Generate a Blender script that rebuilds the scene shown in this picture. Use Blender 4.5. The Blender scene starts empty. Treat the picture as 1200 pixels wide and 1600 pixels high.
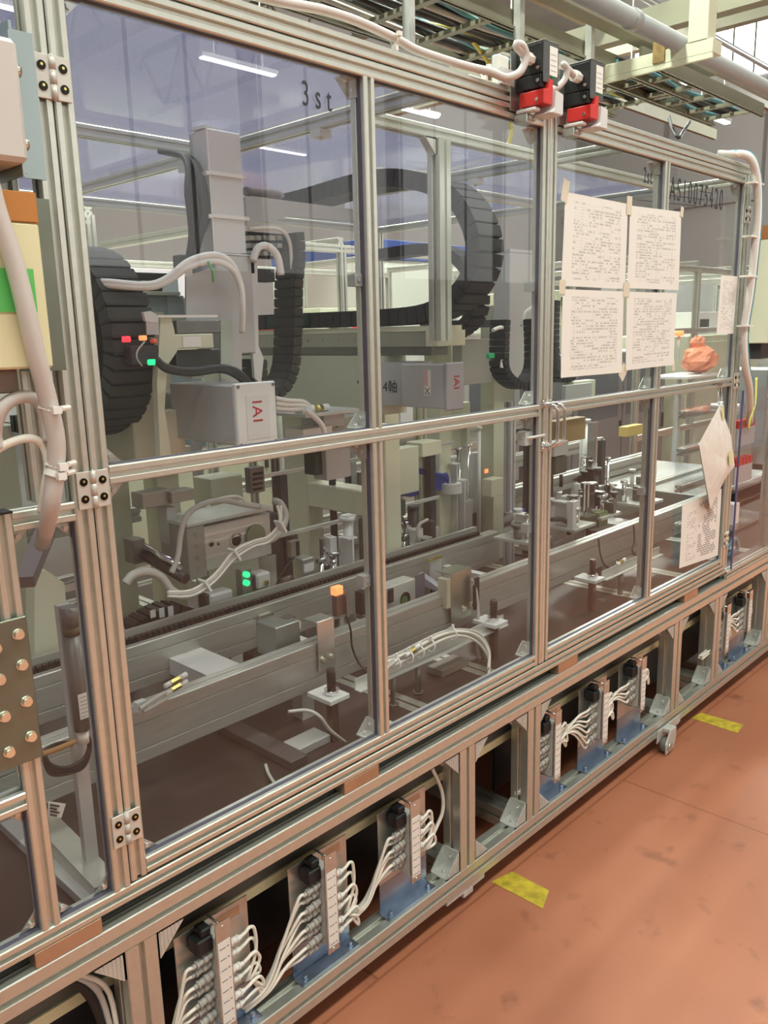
import bpy, bmesh, math, random
from mathutils import Vector, Matrix
random.seed(7)
scene = bpy.context.scene
COL = scene.collection

# ---------------------------------------------------------------- camera
# world: X along the machine front, Y into the machine, Z up; front faces at Y=0, floor at Z=0
R = Matrix(((0.689476624637707, 0.16970822803801375, -0.7041456535507353),
            (-0.7239339944005732, 0.1302289900912716, -0.6774658529335915),
            (-0.02327135211855078, 0.9768518452027437, 0.21264739992430995)))
# third column sign: camera looks along its own -Z
CAM = Vector((0.0, -1.2, 1.50)); FPX = 1300.0
cd = bpy.data.cameras.new('camera'); cam = bpy.data.objects.new('camera', cd); COL.objects.link(cam)
cam.matrix_world = Matrix.Translation(CAM) @ R.to_4x4()
cd.sensor_fit = 'VERTICAL'; cd.sensor_height = 32.0; cd.lens = FPX * 32.0 / 1600.0
cd.clip_start = 0.02; cd.clip_end = 200
scene.camera = cam

# ---------------------------------------------------------------- world, lamps, exposure
w = bpy.data.worlds.new('world'); scene.world = w; w.use_nodes = True
bgn = w.node_tree.nodes['Background']; bgn.inputs[0].default_value = (0.90, 0.93, 0.86, 1); bgn.inputs[1].default_value = 0.22
def area(name, loc, sx, sy, power, col=(1, 0.98, 0.9), rot=(0, 0, 0)):
    l = bpy.data.lights.new(name, 'AREA'); l.shape = 'RECTANGLE'; l.size = sx; l.size_y = sy; l.energy = power; l.color = col
    o = bpy.data.objects.new(name, l); COL.objects.link(o); o.location = loc; o.rotation_euler = rot
    return o
area('aisle_lamp_light', (1.5, -1.7, 4.7), 9, 0.5, 270, (0.98, 1, 0.90))
area("machine_lamp_light", (3.0, 1.6, 6.3), 9, 0.5, 900, (0.93, 1, 0.86))
area('far_lamp_light', (9.0, 5.5, 6.3), 12, 0.6, 1300, (0.98, 1, 0.90))
def hall_fill(loc, power):
    l = bpy.data.lights.new('hall_fill_light', 'POINT'); l.energy = power; l.color = (0.98, 1, 0.92); l.shadow_soft_size = 0.35
    o = bpy.data.objects.new('hall_fill_light', l); COL.objects.link(o); o.location = loc
hall_fill((7, 9, 6.4), 500); hall_fill((16, 7, 6.6), 900); hall_fill((26, 4, 7.5), 2200)  # unseen point lights added to brighten the far wall and trusses
scene.view_settings.view_transform = 'Standard'; scene.view_settings.look = 'None'
scene.view_settings.exposure = 0.0; scene.view_settings.gamma = 1.0
scene.view_settings.use_curve_mapping = False

# ---------------------------------------------------------------- helpers
def ray(u, v): return R @ Vector((u - 600.0, 800.0 - v, -FPX))
def at(u, v, X=None, Y=None, Z=None):
    """world point on a plane of constant X, Y or Z that the photo shows at (u, v)"""
    d = ray(u, v)
    if X is not None: t = (X - CAM.x) / d.x
    elif Y is not None: t = (Y - CAM.y) / d.y
    else: t = (Z - CAM.z) / d.z
    return CAM + d * t

def N(nt, t, **kw):
    n = nt.nodes.new(t)
    for k, v in kw.items():
        if k.startswith('i_'):
            n.inputs[k[2:].replace('_', ' ')].default_value = v
        else: setattr(n, k, v)
    return n
MATS = {}
def mat(name, col, rough=0.5, metal=0.0, var=0.0, scale=30.0, bump=0.0, emit=0.0, stretch=None, ior=None, coat=0.0):
    if name in MATS: return MATS[name]
    m = bpy.data.materials.new(name); m.use_nodes = True; nt = m.node_tree; b = nt.nodes['Principled BSDF']
    c = (col[0], col[1], col[2], 1)
    b.inputs['Base Color'].default_value = c; b.inputs['Roughness'].default_value = rough; b.inputs['Metallic'].default_value = metal
    if coat: b.inputs['Coat Weight'].default_value = coat; b.inputs['Coat Roughness'].default_value = 0.15
    if var or bump:
        tc = N(nt, 'ShaderNodeTexCoord'); mp = N(nt, 'ShaderNodeMapping')
        if stretch: mp.inputs['Scale'].default_value = stretch
        nt.links.new(tc.outputs['Object'], mp.inputs['Vector'])
        no = N(nt, 'ShaderNodeTexNoise'); no.inputs['Scale'].default_value = scale; no.inputs['Detail'].default_value = 4
        nt.links.new(mp.outputs[0], no.inputs['Vector'])
        if var:
            r = N(nt, 'ShaderNodeMapRange'); r.inputs['From Min'].default_value = 0.3; r.inputs['From Max'].default_value = 0.7
            r.inputs['To Min'].default_value = 1 - var; r.inputs['To Max'].default_value = 1 + var
            nt.links.new(no.outputs['Fac'], r.inputs['Value'])
            mx = N(nt, 'ShaderNodeVectorMath', operation='SCALE'); mx.inputs[0].default_value = col
            nt.links.new(r.outputs[0], mx.inputs['Scale']); nt.links.new(mx.outputs[0], b.inputs['Base Color'])
        if bump:
            bp = N(nt, 'ShaderNodeBump'); bp.inputs['Strength'].default_value = bump; bp.inputs['Distance'].default_value = 0.002
            nt.links.new(no.outputs['Fac'], bp.inputs['Height']); nt.links.new(bp.outputs[0], b.inputs['Normal'])
    if emit:
        b.inputs['Emission Color'].default_value = c; b.inputs['Emission Strength'].default_value = emit
    MATS[name] = m
    return m
def schlick(nt, f0=0.022, k=0.6):
    """reflectance of a thin clear sheet, the same from both sides"""
    g = N(nt, 'ShaderNodeNewGeometry'); d = N(nt, 'ShaderNodeVectorMath', operation='DOT_PRODUCT')
    nt.links.new(g.outputs['Incoming'], d.inputs[0]); nt.links.new(g.outputs['Normal'], d.inputs[1])
    a = N(nt, 'ShaderNodeMath', operation='ABSOLUTE'); nt.links.new(d.outputs['Value'], a.inputs[0])
    o = N(nt, 'ShaderNodeMath', operation='SUBTRACT'); o.inputs[0].default_value = 1.0; nt.links.new(a.outputs[0], o.inputs[1])
    p = N(nt, 'ShaderNodeMath', operation='POWER'); nt.links.new(o.outputs[0], p.inputs[0]); p.inputs[1].default_value = 5.0
    m = N(nt, 'ShaderNodeMath', operation='MULTIPLY_ADD'); nt.links.new(p.outputs[0], m.inputs[0]); m.inputs[1].default_value = k; m.inputs[2].default_value = f0
    return m.outputs[0]
def pane_mat(name, tint, haze=0.04, rough=0.0):
    m = bpy.data.materials.new(name); m.use_nodes = True; nt = m.node_tree; nt.nodes.clear()
    out = N(nt, 'ShaderNodeOutputMaterial'); tr = N(nt, 'ShaderNodeBsdfTransparent'); tr.inputs[0].default_value = (*tint, 1)
    gl = N(nt, 'ShaderNodeBsdfGlossy'); gl.inputs['Roughness'].default_value = rough; gl.inputs['Color'].default_value = (1, 1, 1, 1)
    df = N(nt, 'ShaderNodeBsdfDiffuse'); df.inputs['Color'].default_value = (0.62, 0.60, 0.72, 1)
    fr = schlick(nt)
    m1 = N(nt, 'ShaderNodeMixShader'); m2 = N(nt, 'ShaderNodeMixShader'); m1.inputs[0].default_value = haze
    nt.links.new(tr.outputs[0], m1.inputs[1]); nt.links.new(df.outputs[0], m1.inputs[2])
    nt.links.new(fr, m2.inputs[0]); nt.links.new(m1.outputs[0], m2.inputs[1]); nt.links.new(gl.outputs[0], m2.inputs[2])
    nt.links.new(m2.outputs[0], out.inputs[0]); MATS[name] = m
    return m

ALU = mat('anodised_aluminium', (0.64, 0.65, 0.58), 0.36, 0.78, 0.04, 60, 0.0, stretch=(1, 1, 1))
ALUD = mat('machined_aluminium', (0.64, 0.65, 0.61), 0.36, 0.4, 0.08, 25)
ALUB = mat('brushed_aluminium_rail', (0.46, 0.46, 0.42), 0.38, 0.5, 0.06, 12, stretch=(1, 8, 8))
SLOT = mat('slot_shadowed_aluminium', (0.42, 0.43, 0.38), 0.5, 0.6)
ZINC = mat('zinc_steel', (0.62, 0.66, 0.64), 0.28, 0.9, 0.12, 18)
ZINCREFL = mat('zinc_blue_reflection', (0.36, 0.43, 0.54), 0.25, 0.85, 0.35, 9)  # blue reflection put into the zinc colour
CHROME = mat('chrome', (0.8, 0.8, 0.8), 0.12, 1.0)
STEEL = mat('dark_steel', (0.22, 0.22, 0.21), 0.38, 0.8, 0.1, 20)
DECK = mat('deck_steel_plate', (0.055, 0.042, 0.038), 0.30, 0.3, 0.12, 3)
SPACER = mat('flat_spacer_steel', (0.50, 0.36, 0.25), 0.35, 0.7, 0.1, 10)
BLACK = mat('black_plastic', (0.012, 0.012, 0.013), 0.45, 0, 0.15, 25)
BLACKM = mat('black_sheath', (0.018, 0.018, 0.020), 0.6, 0, 0.3, 20)
OLIVE = mat('olive_dark_plastic', (0.04, 0.04, 0.033), 0.6, 0, 0.2, 30)
RUBBER = mat('grey_rubber', (0.16, 0.16, 0.15), 0.7)
WCAB = mat('white_cable', (0.80, 0.77, 0.68), 0.5, 0, 0.05, 30)
WPLA = mat('white_plastic', (0.82, 0.81, 0.76), 0.42)
GCAB = mat('grey_cable', (0.52, 0.50, 0.47), 0.55)
HOSE = mat('warm_grey_hose', (0.60, 0.565, 0.53), 0.5)
CONN = mat('grey_connector', (0.47, 0.46, 0.42), 0.45, 0, 0.1, 60)
CREAM = mat('cream_paint', (0.66, 0.66, 0.50), 0.45, 0, 0.04, 6)
CREAMG = mat('pale_green_cream_paint', (0.56, 0.58, 0.44), 0.5, 0, 0.05, 5)
CREAMY = mat('yellow_cream_paint', (0.74, 0.70, 0.44), 0.45, 0, 0.04, 6)
GREYP = mat('grey_paint', (0.34, 0.35, 0.35), 0.45, 0, 0.05, 8)
GREYL = mat('light_grey_cast', (0.68, 0.68, 0.67), 0.42, 0.05, 0.03, 10)
GREYM = mat('mid_grey_cover', (0.50, 0.50, 0.49), 0.4, 0.15, 0.04, 8)
TOWER = mat('grey_axis_cover', (0.64, 0.64, 0.62), 0.42, 0.1, 0.04, 6)
GREYD = mat('dark_grey', (0.045, 0.045, 0.048), 0.5)
RED = mat('red_plastic', (0.62, 0.035, 0.03), 0.35)
REDT = mat('red_lettering', (0.42, 0.02, 0.03), 0.5)
INK = mat('black_lettering', (0.03, 0.03, 0.04), 0.6)
GREEN = mat('green_tape', (0.12, 0.55, 0.13), 0.5)
DGREEN = mat('dark_green_felt', (0.02, 0.06, 0.04), 0.8)
BLUE = mat('blue_hose', (0.03, 0.06, 0.28), 0.4)
TEAL = mat('teal_hose', (0.10, 0.28, 0.34), 0.4)
BLUEP = mat('blue_plastic', (0.03, 0.07, 0.35), 0.4)
BLUES = mat('blue_stripe_paint', (0.04, 0.08, 0.30), 0.5)
BRASS = mat('brass', (0.72, 0.60, 0.22), 0.25, 0.9)
BRASSB = mat('bright_bolt', (0.80, 0.80, 0.66), 0.2, 0.9)
ORANGE = mat('orange_brown_film', (0.50, 0.20, 0.04), 0.5)
YELLOW = mat('yellow_cable', (0.62, 0.58, 0.12), 0.5)
TAPE = mat('translucent_tape', (0.72, 0.66, 0.52), 0.4)
BAG = mat('orange_bag', (0.75, 0.28, 0.16), 0.5, 0, 0.3, 12, 0.8)
LEDR = mat('lit_red_led', (1, 0.02, 0.03), 0.4, emit=3)
LEDO = mat('lit_orange_led', (1, 0.25, 0.08), 0.4, emit=1.6)
LEDG = mat('lit_green_led', (0.02, 0.9, 0.30), 0.4, emit=1.2)
LAMP = mat('lit_lamp', (0.95, 0.97, 1.0), 0.4, emit=9)
PLATE = mat('olive_steel_plate', (0.20, 0.215, 0.17), 0.35, 0.7, 0.12, 8)
LAV = mat('tinted_roof_sheet', (0.40, 0.385, 0.47), 0.3, 0, 0.05, 1.2)
PANE = pane_mat('tinted_clear_sheet', (0.955, 0.962, 0.960), 0.004)
PANEC = pane_mat('clear_sheet', (0.96, 0.96, 0.975), 0.01)
PURPLE = mat('sheet_edge', (0.12, 0.10, 0.22), 0.3)
EDGE = mat('dark_gasket', (0.09, 0.08, 0.12), 0.5)

def paper_mat(name, seed, rowh=0.0095, kind='table'):
    m = bpy.data.materials.new(name); m.use_nodes = True; nt = m.node_tree; b = nt.nodes['Principled BSDF']; b.inputs['Roughness'].default_value = 0.6
    L = nt.links.new
    uv = N(nt, 'ShaderNodeUVMap'); sp = N(nt, 'ShaderNodeSeparateXYZ'); L(uv.outputs[0], sp.inputs[0])
    def M(op, a, b2=None, c=None):
        n = N(nt, 'ShaderNodeMath', operation=op)
        for i, x in enumerate((a, b2, c)):
            if x is None: continue
            if isinstance(x, (int, float)): n.inputs[i].default_value = x
            else: L(x, n.inputs[i])
        return n.outputs[0]
    u, v = sp.outputs[0], sp.outputs[1]
    rows = M('MULTIPLY', v, 30.0); rf = M('FRACT', rows); rr = M('FLOOR', rows)
    cx = N(nt, 'ShaderNodeCombineXYZ'); L(M('MULTIPLY', u, 38.0), cx.inputs[0]); L(M('MULTIPLY', rr, 5.37), cx.inputs[1]); cx.inputs[2].default_value = seed
    no = N(nt, 'ShaderNodeTexNoise'); no.inputs['Scale'].default_value = 1.0; no.inputs['Detail'].default_value = 2; L(cx.outputs[0], no.inputs['Vector'])
    cx2 = N(nt, 'ShaderNodeCombineXYZ'); L(M('MULTIPLY', u, 4.0), cx2.inputs[0]); L(M('MULTIPLY', rr, 9.1), cx2.inputs[1]); cx2.inputs[2].default_value = seed + 5
    n2 = N(nt, 'ShaderNodeTexNoise'); n2.inputs['Scale'].default_value = 1.0; L(cx2.outputs[0], n2.inputs['Vector'])
    word = M('MULTIPLY', M('GREATER_THAN', no.outputs[0], 0.47), M('GREATER_THAN', n2.outputs[0], 0.47))
    line = M('LESS_THAN', M('ABSOLUTE', M('SUBTRACT', rf, 0.5)), 0.23)
    txt = M('MULTIPLY', word, line)
    rule = M('MULTIPLY', M('LESS_THAN', rf, 0.10), 0.45)
    colf = M('FRACT', M('MULTIPLY', M('ADD', u, 0.03 * seed), 3.3)); vr = M('MULTIPLY', M('LESS_THAN', colf, 0.018), 0.5)
    ink = M('MAXIMUM', M('MULTIPLY', txt, 0.8), M('MAXIMUM', rule, vr))
    if kind == 'drawing':
        wv = N(nt, 'ShaderNodeTexBrick'); wv.inputs['Scale'].default_value = 7; wv.inputs['Mortar Size'].default_value = 0.07
        mpn = N(nt, 'ShaderNodeMapping'); mpn.inputs['Rotation'].default_value = (0, 0, 0.02); L(uv.outputs[0], mpn.inputs[0]); L(mpn.outputs[0], wv.inputs['Vector'])
        n3 = N(nt, 'ShaderNodeTexNoise'); n3.inputs['Scale'].default_value = 5.0; L(uv.outputs[0], n3.inputs['Vector'])
        ink = M('MULTIPLY', M('MULTIPLY', wv.outputs['Fac'], M('GREATER_THAN', n3.outputs[0], 0.46)), 1.0)
        left = M('MULTIPLY', txt, M('LESS_THAN', u, 0.38)); ink = M('MAXIMUM', M('MULTIPLY', ink, M('GREATER_THAN', u, 0.42)), M('MULTIPLY', left, 0.9))
    inside = M('MULTIPLY', M('LESS_THAN', M('ABSOLUTE', M('SUBTRACT', u, 0.52)), 0.38), M('LESS_THAN', M('ABSOLUTE', M('SUBTRACT', v, 0.5)), 0.42))
    ink = M('MULTIPLY', ink, inside)
    mx = N(nt, 'ShaderNodeMix', data_type='RGBA'); L(ink, mx.inputs['Factor'])
    mx.inputs['A'].default_value = (0.82, 0.81, 0.76, 1); mx.inputs['B'].default_value = (0.42, 0.39, 0.38, 1)
    L(mx.outputs['Result'], b.inputs['Base Color']); MATS[name] = m
    return m

class MB:
    def __init__(s): s.v = []; s.f = []; s.m = []; s.sm = []; s.cur = 0; s.uv = False
    def mat(s, i): s.cur = i; return s
    def _add(s, vs, fs, smooth=False):
        o = len(s.v); s.v += [Vector(p) for p in vs]
        for f in fs: s.f.append([o + i for i in f]); s.m.append(s.cur); s.sm.append(smooth)
        return s
    def box(s, x0, y0, z0, x1, y1, z1):
        if x0 > x1: x0, x1 = x1, x0
        if y0 > y1: y0, y1 = y1, y0
        if z0 > z1: z0, z1 = z1, z0
        return s._add([(x0, y0, z0), (x1, y0, z0), (x1, y1, z0), (x0, y1, z0), (x0, y0, z1), (x1, y0, z1), (x1, y1, z1), (x0, y1, z1)],
                      [(0, 3, 2, 1), (4, 5, 6, 7), (0, 1, 5, 4), (1, 2, 6, 5), (2, 3, 7, 6), (3, 0, 4, 7)])
    def cbox(s, c, d, rot=None):
        """box by centre and size, optional rotation (euler)"""
        o = len(s.v); s.box(-d[0] / 2, -d[1] / 2, -d[2] / 2, d[0] / 2, d[1] / 2, d[2] / 2)
        from mathutils import Euler
        M = Euler(rot).to_matrix() if rot else Matrix.Identity(3)
        for i in range(o, len(s.v)): s.v[i] = M @ s.v[i] + Vector(c)
        return s
    def beam(s, p0, p1, w, h, up=(0, 0, 1)):
        """rectangular bar from p0 to p1, w wide and h along up"""
        p0 = Vector(p0); p1 = Vector(p1); d = (p1 - p0).normalized(); upv = Vector(up)
        side = d.cross(upv).normalized(); u2 = side.cross(d).normalized()
        vs = []
        for p in (p0, p1):
            for a, b in ((-1, -1), (1, -1), (1, 1), (-1, 1)): vs.append(p + side * a * w / 2 + u2 * b * h / 2)
        return s._add(vs, [(0, 1, 2, 3), (7, 6, 5, 4), (0, 4, 5, 1), (1, 5, 6, 2), (2, 6, 7, 3), (3, 7, 4, 0)])
    def prism(s, poly, axis, a, b):
        """poly of 2D points; axis x: (y,z), y: (x,z), z: (x,y)"""
        n = len(poly); vs = []
        for t in (a, b):
            for p, q in poly: vs.append({'x': (t, p, q), 'y': (p, t, q), 'z': (p, q, t)}[axis])
        fs = [tuple(range(n))[::-1], tuple(range(n, 2 * n))] + [(i, (i + 1) % n, n + (i + 1) % n, n + i) for i in range(n)]
        return s._add(vs, fs)
    def cyl(s, p0, p1, r0, r1=None, n=14, cap=True):
        r1 = r0 if r1 is None else r1; p0 = Vector(p0); p1 = Vector(p1); d = (p1 - p0).normalized()
        a = d.orthogonal().normalized(); b = d.cross(a); vs = []
        for p, r in ((p0, r0), (p1, r1)):
            for i in range(n): t = 2 * math.pi * i / n; vs.append(p + a * math.cos(t) * r + b * math.sin(t) * r)
        s._add(vs, [(i, (i + 1) % n, n + (i + 1) % n, n + i) for i in range(n)], n > 8)
        if cap:
            o = len(s.v) - 2 * n
            s.f.append([o + i for i in range(n)][::-1]); s.f.append([o + n + i for i in range(n)]); s.m += [s.cur] * 2; s.sm += [False] * 2
        return s
    def ring(s, p0, p1, ro, ri, n=20):
        p0 = Vector(p0); p1 = Vector(p1); d = (p1 - p0).normalized(); a = d.orthogonal().normalized(); b = d.cross(a); vs = []
        for p, r in ((p0, ro), (p1, ro), (p1, ri), (p0, ri)):
            for i in range(n): t = 2 * math.pi * i / n; vs.append(p + a * math.cos(t) * r + b * math.sin(t) * r)
        fs = []
        for k in range(4):
            k2 = (k + 1) % 4
            for i in range(n): fs.append((k * n + i, k * n + (i + 1) % n, k2 * n + (i + 1) % n, k2 * n + i))
        return s._add(vs, fs, False)
    def tube(s, pts, r, n=8, sub=4, smooth=True):
        P = [Vector(p) for p in pts]
        if smooth and len(P) > 2:
            Q = []
            for i in range(len(P) - 1):
                a = P[max(i - 1, 0)]; b = P[i]; c = P[i + 1]; d = P[min(i + 2, len(P) - 1)]
                for k in range(sub):
                    t = k / sub
                    Q.append(0.5 * ((2 * b) + (c - a) * t + (2 * a - 5 * b + 4 * c - d) * t * t + (3 * b - a - 3 * c + d) * t ** 3))
            Q.append(P[-1]); P = Q
        vs = []; prev = None
        for i, p in enumerate(P):
            d = (P[min(i + 1, len(P) - 1)] - P[max(i - 1, 0)])
            if d.length < 1e-9: d = Vector((0, 0, 1))
            d.normalize()
            a = d.orthogonal().normalized() if prev is None else (prev - d * prev.dot(d)).normalized()
            prev = a; b = d.cross(a)
            rr = r[min(i, len(r) - 1)] if isinstance(r, (list, tuple)) else r
            for k in range(n): t = 2 * math.pi * k / n; vs.append(p + a * math.cos(t) * rr + b * math.sin(t) * rr)
        fs = []
        for i in range(len(P) - 1):
            for k in range(n): fs.append((i * n + k, i * n + (k + 1) % n, (i + 1) * n + (k + 1) % n, (i + 1) * n + k))
        s._add(vs, fs, True)
        o = len(s.v) - len(vs)
        s.f.append([o + i for i in range(n)][::-1]); s.f.append([o + len(vs) - n + i for i in range(n)]); s.m += [s.cur] * 2; s.sm += [False] * 2
        return s
    def strip(s, pts, hw, th, wdir):
        """flat band along pts (a cable carrier run): hw half width along wdir, th thickness"""
        wd = Vector(wdir).normalized(); P = [Vector(p) for p in pts]; vs = []
        for i, p in enumerate(P):
            d = (P[min(i + 1, len(P) - 1)] - P[max(i - 1, 0)]).normalized(); n = d.cross(wd).normalized()
            for a, b in ((-1, -1), (1, -1), (1, 1), (-1, 1)): vs.append(p + wd * a * hw + n * b * th / 2)
        fs = [(0, 1, 2, 3)]
        for i in range(len(P) - 1):
            for k in range(4): fs.append((i * 4 + k, i * 4 + (k + 1) % 4, i * 4 + 4 + (k + 1) % 4, i * 4 + 4 + k))
        L = (len(P) - 1) * 4; fs.append((L + 3, L + 2, L + 1, L))
        return s._add(vs, fs)
    def quad(s, a, b, c, d): return s._add([a, b, c, d], [(0, 1, 2, 3)])
    def extr(s, axis, a0, a1, u0, v0, u1, v1, nu=1, nv=1, sw=0.0085, sd=0.008):
        """slotted aluminium profile; axis x: (u,v)=(y,z); y: (x,z); z: (x,y). nu/nv slots on the u / v faces"""
        def side(L, n):
            out = []
            for i in range(n):
                c = L * (i + 0.5) / n; h = min(.0009, sw * .12); out += [(c - sw / 2 - h, 0), (c - sw / 2, h), (c - sw / 2, sd), (c + sw / 2, sd), (c + sw / 2, h), (c + sw / 2 + h, 0)]
            return out
        W = u1 - u0; H = v1 - v0; c = min(0.0020, W * .07)
        poly = [(u0 + c, v0)] + [(u0 + t, v0 + d) for t, d in side(W, nu)] + [(u1 - c, v0), (u1, v0 + c)]
        poly += [(u1 - d, v0 + t) for t, d in side(H, nv)] + [(u1, v1 - c), (u1 - c, v1)]
        poly += [(u1 - t, v1 - d) for t, d in side(W, nu)] + [(u0 + c, v1), (u0, v1 - c)]
        poly += [(u0 + d, v1 - t) for t, d in side(H, nv)] + [(u0, v0 + c)]
        return s.prism(poly, axis, a0, a1)
    def bolt(s, p, d, r=0.006, h=0.006, wr=None):
        p = Vector(p); d = Vector(d).normalized(); wr = wr or r * 1.5
        s.cyl(p, p + d * 0.0015, wr, n=14); s.cyl(p + d * 0.0015, p + d * (0.0015 + h), r, n=12)
        return s.cyl(p + d * (0.0016 + h), p + d * (0.0005 + h), r * 0.5, n=6)
    def build(s, name, mats, parent=None, bev=0.0, label=None, kind=None, uv=None):
        if not isinstance(mats, (list, tuple)): mats = [mats]
        off = Vector((0, 0, 0)); q = parent
        while q is not None: off += q.location; q = q.parent
        me = bpy.data.meshes.new(name); me.from_pydata([v - off for v in s.v], [], s.f)
        for m in mats: me.materials.append(m)
        me.polygons.foreach_set('material_index', s.m); me.polygons.foreach_set('use_smooth', s.sm)
        bm = bmesh.new(); bm.from_mesh(me)
        if not uv: bmesh.ops.recalc_face_normals(bm, faces=bm.faces)
        if bev:
            es = [e for e in bm.edges if len(e.link_faces) == 2 and e.calc_face_angle(0) > 0.6]
            bmesh.ops.bevel(bm, geom=es, offset=bev, segments=1, affect='EDGES')
        bm.to_mesh(me); bm.free()
        if uv:
            ul = me.uv_layers.new(name='UVMap')
            for p in me.polygons:
                for li, k in zip(p.loop_indices, uv[p.index] if isinstance(uv[0][0], (list, tuple)) else uv): ul.data[li].uv = k
        o = bpy.data.objects.new(name, me); COL.objects.link(o)
        if parent is not None: o.parent = parent
        if label: o['label'] = label
        if kind: o['kind'] = kind
        return o
def thing(name, label, cat, loc=(0, 0, 0), group=None):
    o = bpy.data.objects.new(name, None); COL.objects.link(o); o.location = loc; o.empty_display_size = 0.05
    o['label'] = label; o['category'] = cat
    if group: o['group'] = group
    return o
def tag(o, label, cat, group=None, kind=None):
    o['label'] = label; o['category'] = cat
    if group: o['group'] = group
    if kind: o['kind'] = kind
    return o
def struct(o): o['kind'] = 'structure'; return o
def dup(root, loc, label=None, group=None, rz=0.0):
    r = root.copy(); COL.objects.link(r); r.location = loc; r.rotation_euler = (0, 0, rz)
    if label: r['label'] = label
    if group: r['group'] = group
    for ch in list(root.children):
        c = ch.copy(); COL.objects.link(c); c.parent = r
        for g in list(ch.children):
            d = g.copy(); COL.objects.link(d); d.parent = c
    return r
def text(name, body, loc, size, material, parent=None, rot=(math.pi / 2, 0, 0), sx=1.0, ext=0.0006, space=1.0, label=None):
    cu = bpy.data.curves.new(name + '_curve', 'FONT'); cu.body = body; cu.size = size; cu.extrude = ext; cu.space_character = space
    t = bpy.data.objects.new(name + '_tmp', cu); COL.objects.link(t)
    dg = bpy.context.evaluated_depsgraph_get(); me = bpy.data.meshes.new_from_object(t.evaluated_get(dg)); me.name = name
    bpy.data.objects.remove(t); bpy.data.curves.remove(cu)
    me.materials.clear(); me.materials.append(material)
    o = bpy.data.objects.new(name, me); COL.objects.link(o)
    off = Vector((0, 0, 0)); q = parent
    while q is not None: off += q.location; q = q.parent
    if parent is not None: o.parent = parent
    o.location = Vector(loc) - off; o.rotation_euler = rot; o.scale = (sx, 1, 1)
    if label: o['label'] = label
    return o
# ================================================================ room
def floor_material():
    m = bpy.data.materials.new('terracotta_floor_paint'); m.use_nodes = True; nt = m.node_tree; b = nt.nodes['Principled BSDF']; L = nt.links.new
    tc = N(nt, 'ShaderNodeTexCoord')
    n1 = N(nt, 'ShaderNodeTexNoise'); n1.inputs['Scale'].default_value = 1.6; n1.inputs['Detail'].default_value = 6; L(tc.outputs['Object'], n1.inputs['Vector'])
    n2 = N(nt, 'ShaderNodeTexNoise'); n2.inputs['Scale'].default_value = 9; n2.inputs['Detail'].default_value = 8; L(tc.outputs['Object'], n2.inputs['Vector'])
    r1 = N(nt, 'ShaderNodeValToRGB'); r1.color_ramp.elements[0].position = 0.35; r1.color_ramp.elements[1].position = 0.7
    r1.color_ramp.elements[0].color = (0.37, 0.132, 0.068, 1); r1.color_ramp.elements[1].color = (0.47, 0.180, 0.098, 1); L(n1.outputs[0], r1.inputs[0])
    r2 = N(nt, 'ShaderNodeValToRGB'); r2.color_ramp.elements[0].position = 0.27; r2.color_ramp.elements[1].position = 0.40
    r2.color_ramp.elements[0].color = (0.62, 0.60, 0.60, 1); r2.color_ramp.elements[1].color = (1, 1, 1, 1); L(n2.outputs[0], r2.inputs[0])
    mx = N(nt, 'ShaderNodeMix', data_type='RGBA', blend_type='MULTIPLY'); mx.inputs['Factor'].default_value = 1
    L(r1.outputs[0], mx.inputs['A']); L(r2.outputs[0], mx.inputs['B']); L(mx.outputs['Result'], b.inputs['Base Color'])
    # hairline joints and scuffs in the floor paint
    vo = N(nt, 'ShaderNodeTexBrick'); vo.inputs['Scale'].default_value = 0.42; vo.inputs['Mortar Size'].default_value = 0.0016; vo.inputs['Brick Width'].default_value = 1.0; vo.inputs['Row Height'].default_value = 1.0; L(tc.outputs['Object'], vo.inputs['Vector'])
    m2 = N(nt, 'ShaderNodeMix', data_type='RGBA', blend_type='MULTIPLY'); m2.inputs['B'].default_value = (0.72, 0.68, 0.66, 1)
    L(vo.outputs['Fac'], m2.inputs['Factor']); L(mx.outputs['Result'], m2.inputs['A']); L(m2.outputs['Result'], b.inputs['Base Color'])
    b.inputs['Roughness'].default_value = 0.42
    return m
f = MB(); f.box(-12, -14, -0.1, 40, 22, 0); struct(f.build('floor', floor_material()))
def tape_piece(label, pts):
    mb = MB(); mb.prism([(p.x, p.y) for p in pts], 'z', 0.0004, 0.0012)
    m = mat('worn_yellow_tape', (0.52, 0.40, 0.035), 0.5, 0, 0.35, 30)
    tag(mb.build('floor_tape', m), label, 'tape', 'yellow floor marks')
tape_piece('worn yellow tape mark on the red floor nearest the camera', [at(768, 1378, Z=0), at(800, 1362, Z=0), at(858, 1392, Z=0), at(848, 1420, Z=0)])
tape_piece('yellow tape mark on the red floor by the far caster', [at(1080, 1122, Z=0), at(1096, 1114, Z=0), at(1162, 1133, Z=0), at(1152, 1146, Z=0)])
# far walls
WALL = mat('grey_panel_wall', (0.40, 0.40, 0.395), 0.7, 0, 0.03, 0.5)
def wall(name, x0, y0, x1, y1, h):
    mb = MB(); mb.box(x0, y0, 0, x1, y1, h); w_ = struct(mb.build(name, WALL)); return w_
wb = wall('wall_back', -12, 19.8, 40, 20.0, 13.3)
wr = wall('wall_right', 33.8, -14, 34.0, 20, 13.3)
for k in range(9):   # panel joints and pilasters of the far walls
    mb = MB(); mb.box(33.55, -12 + k * 3.8, 0, 33.8, -11.7 + k * 3.8, 13.2); struct(mb.build('trim_%d' % (k + 1), mat('wall_pilaster', (0.33, 0.33, 0.33), 0.7), ))
mb = MB(); mb.box(33.6, -14, 6.0, 33.78, 20, 6.25); struct(mb.build('trim_20', GREYP))
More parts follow.
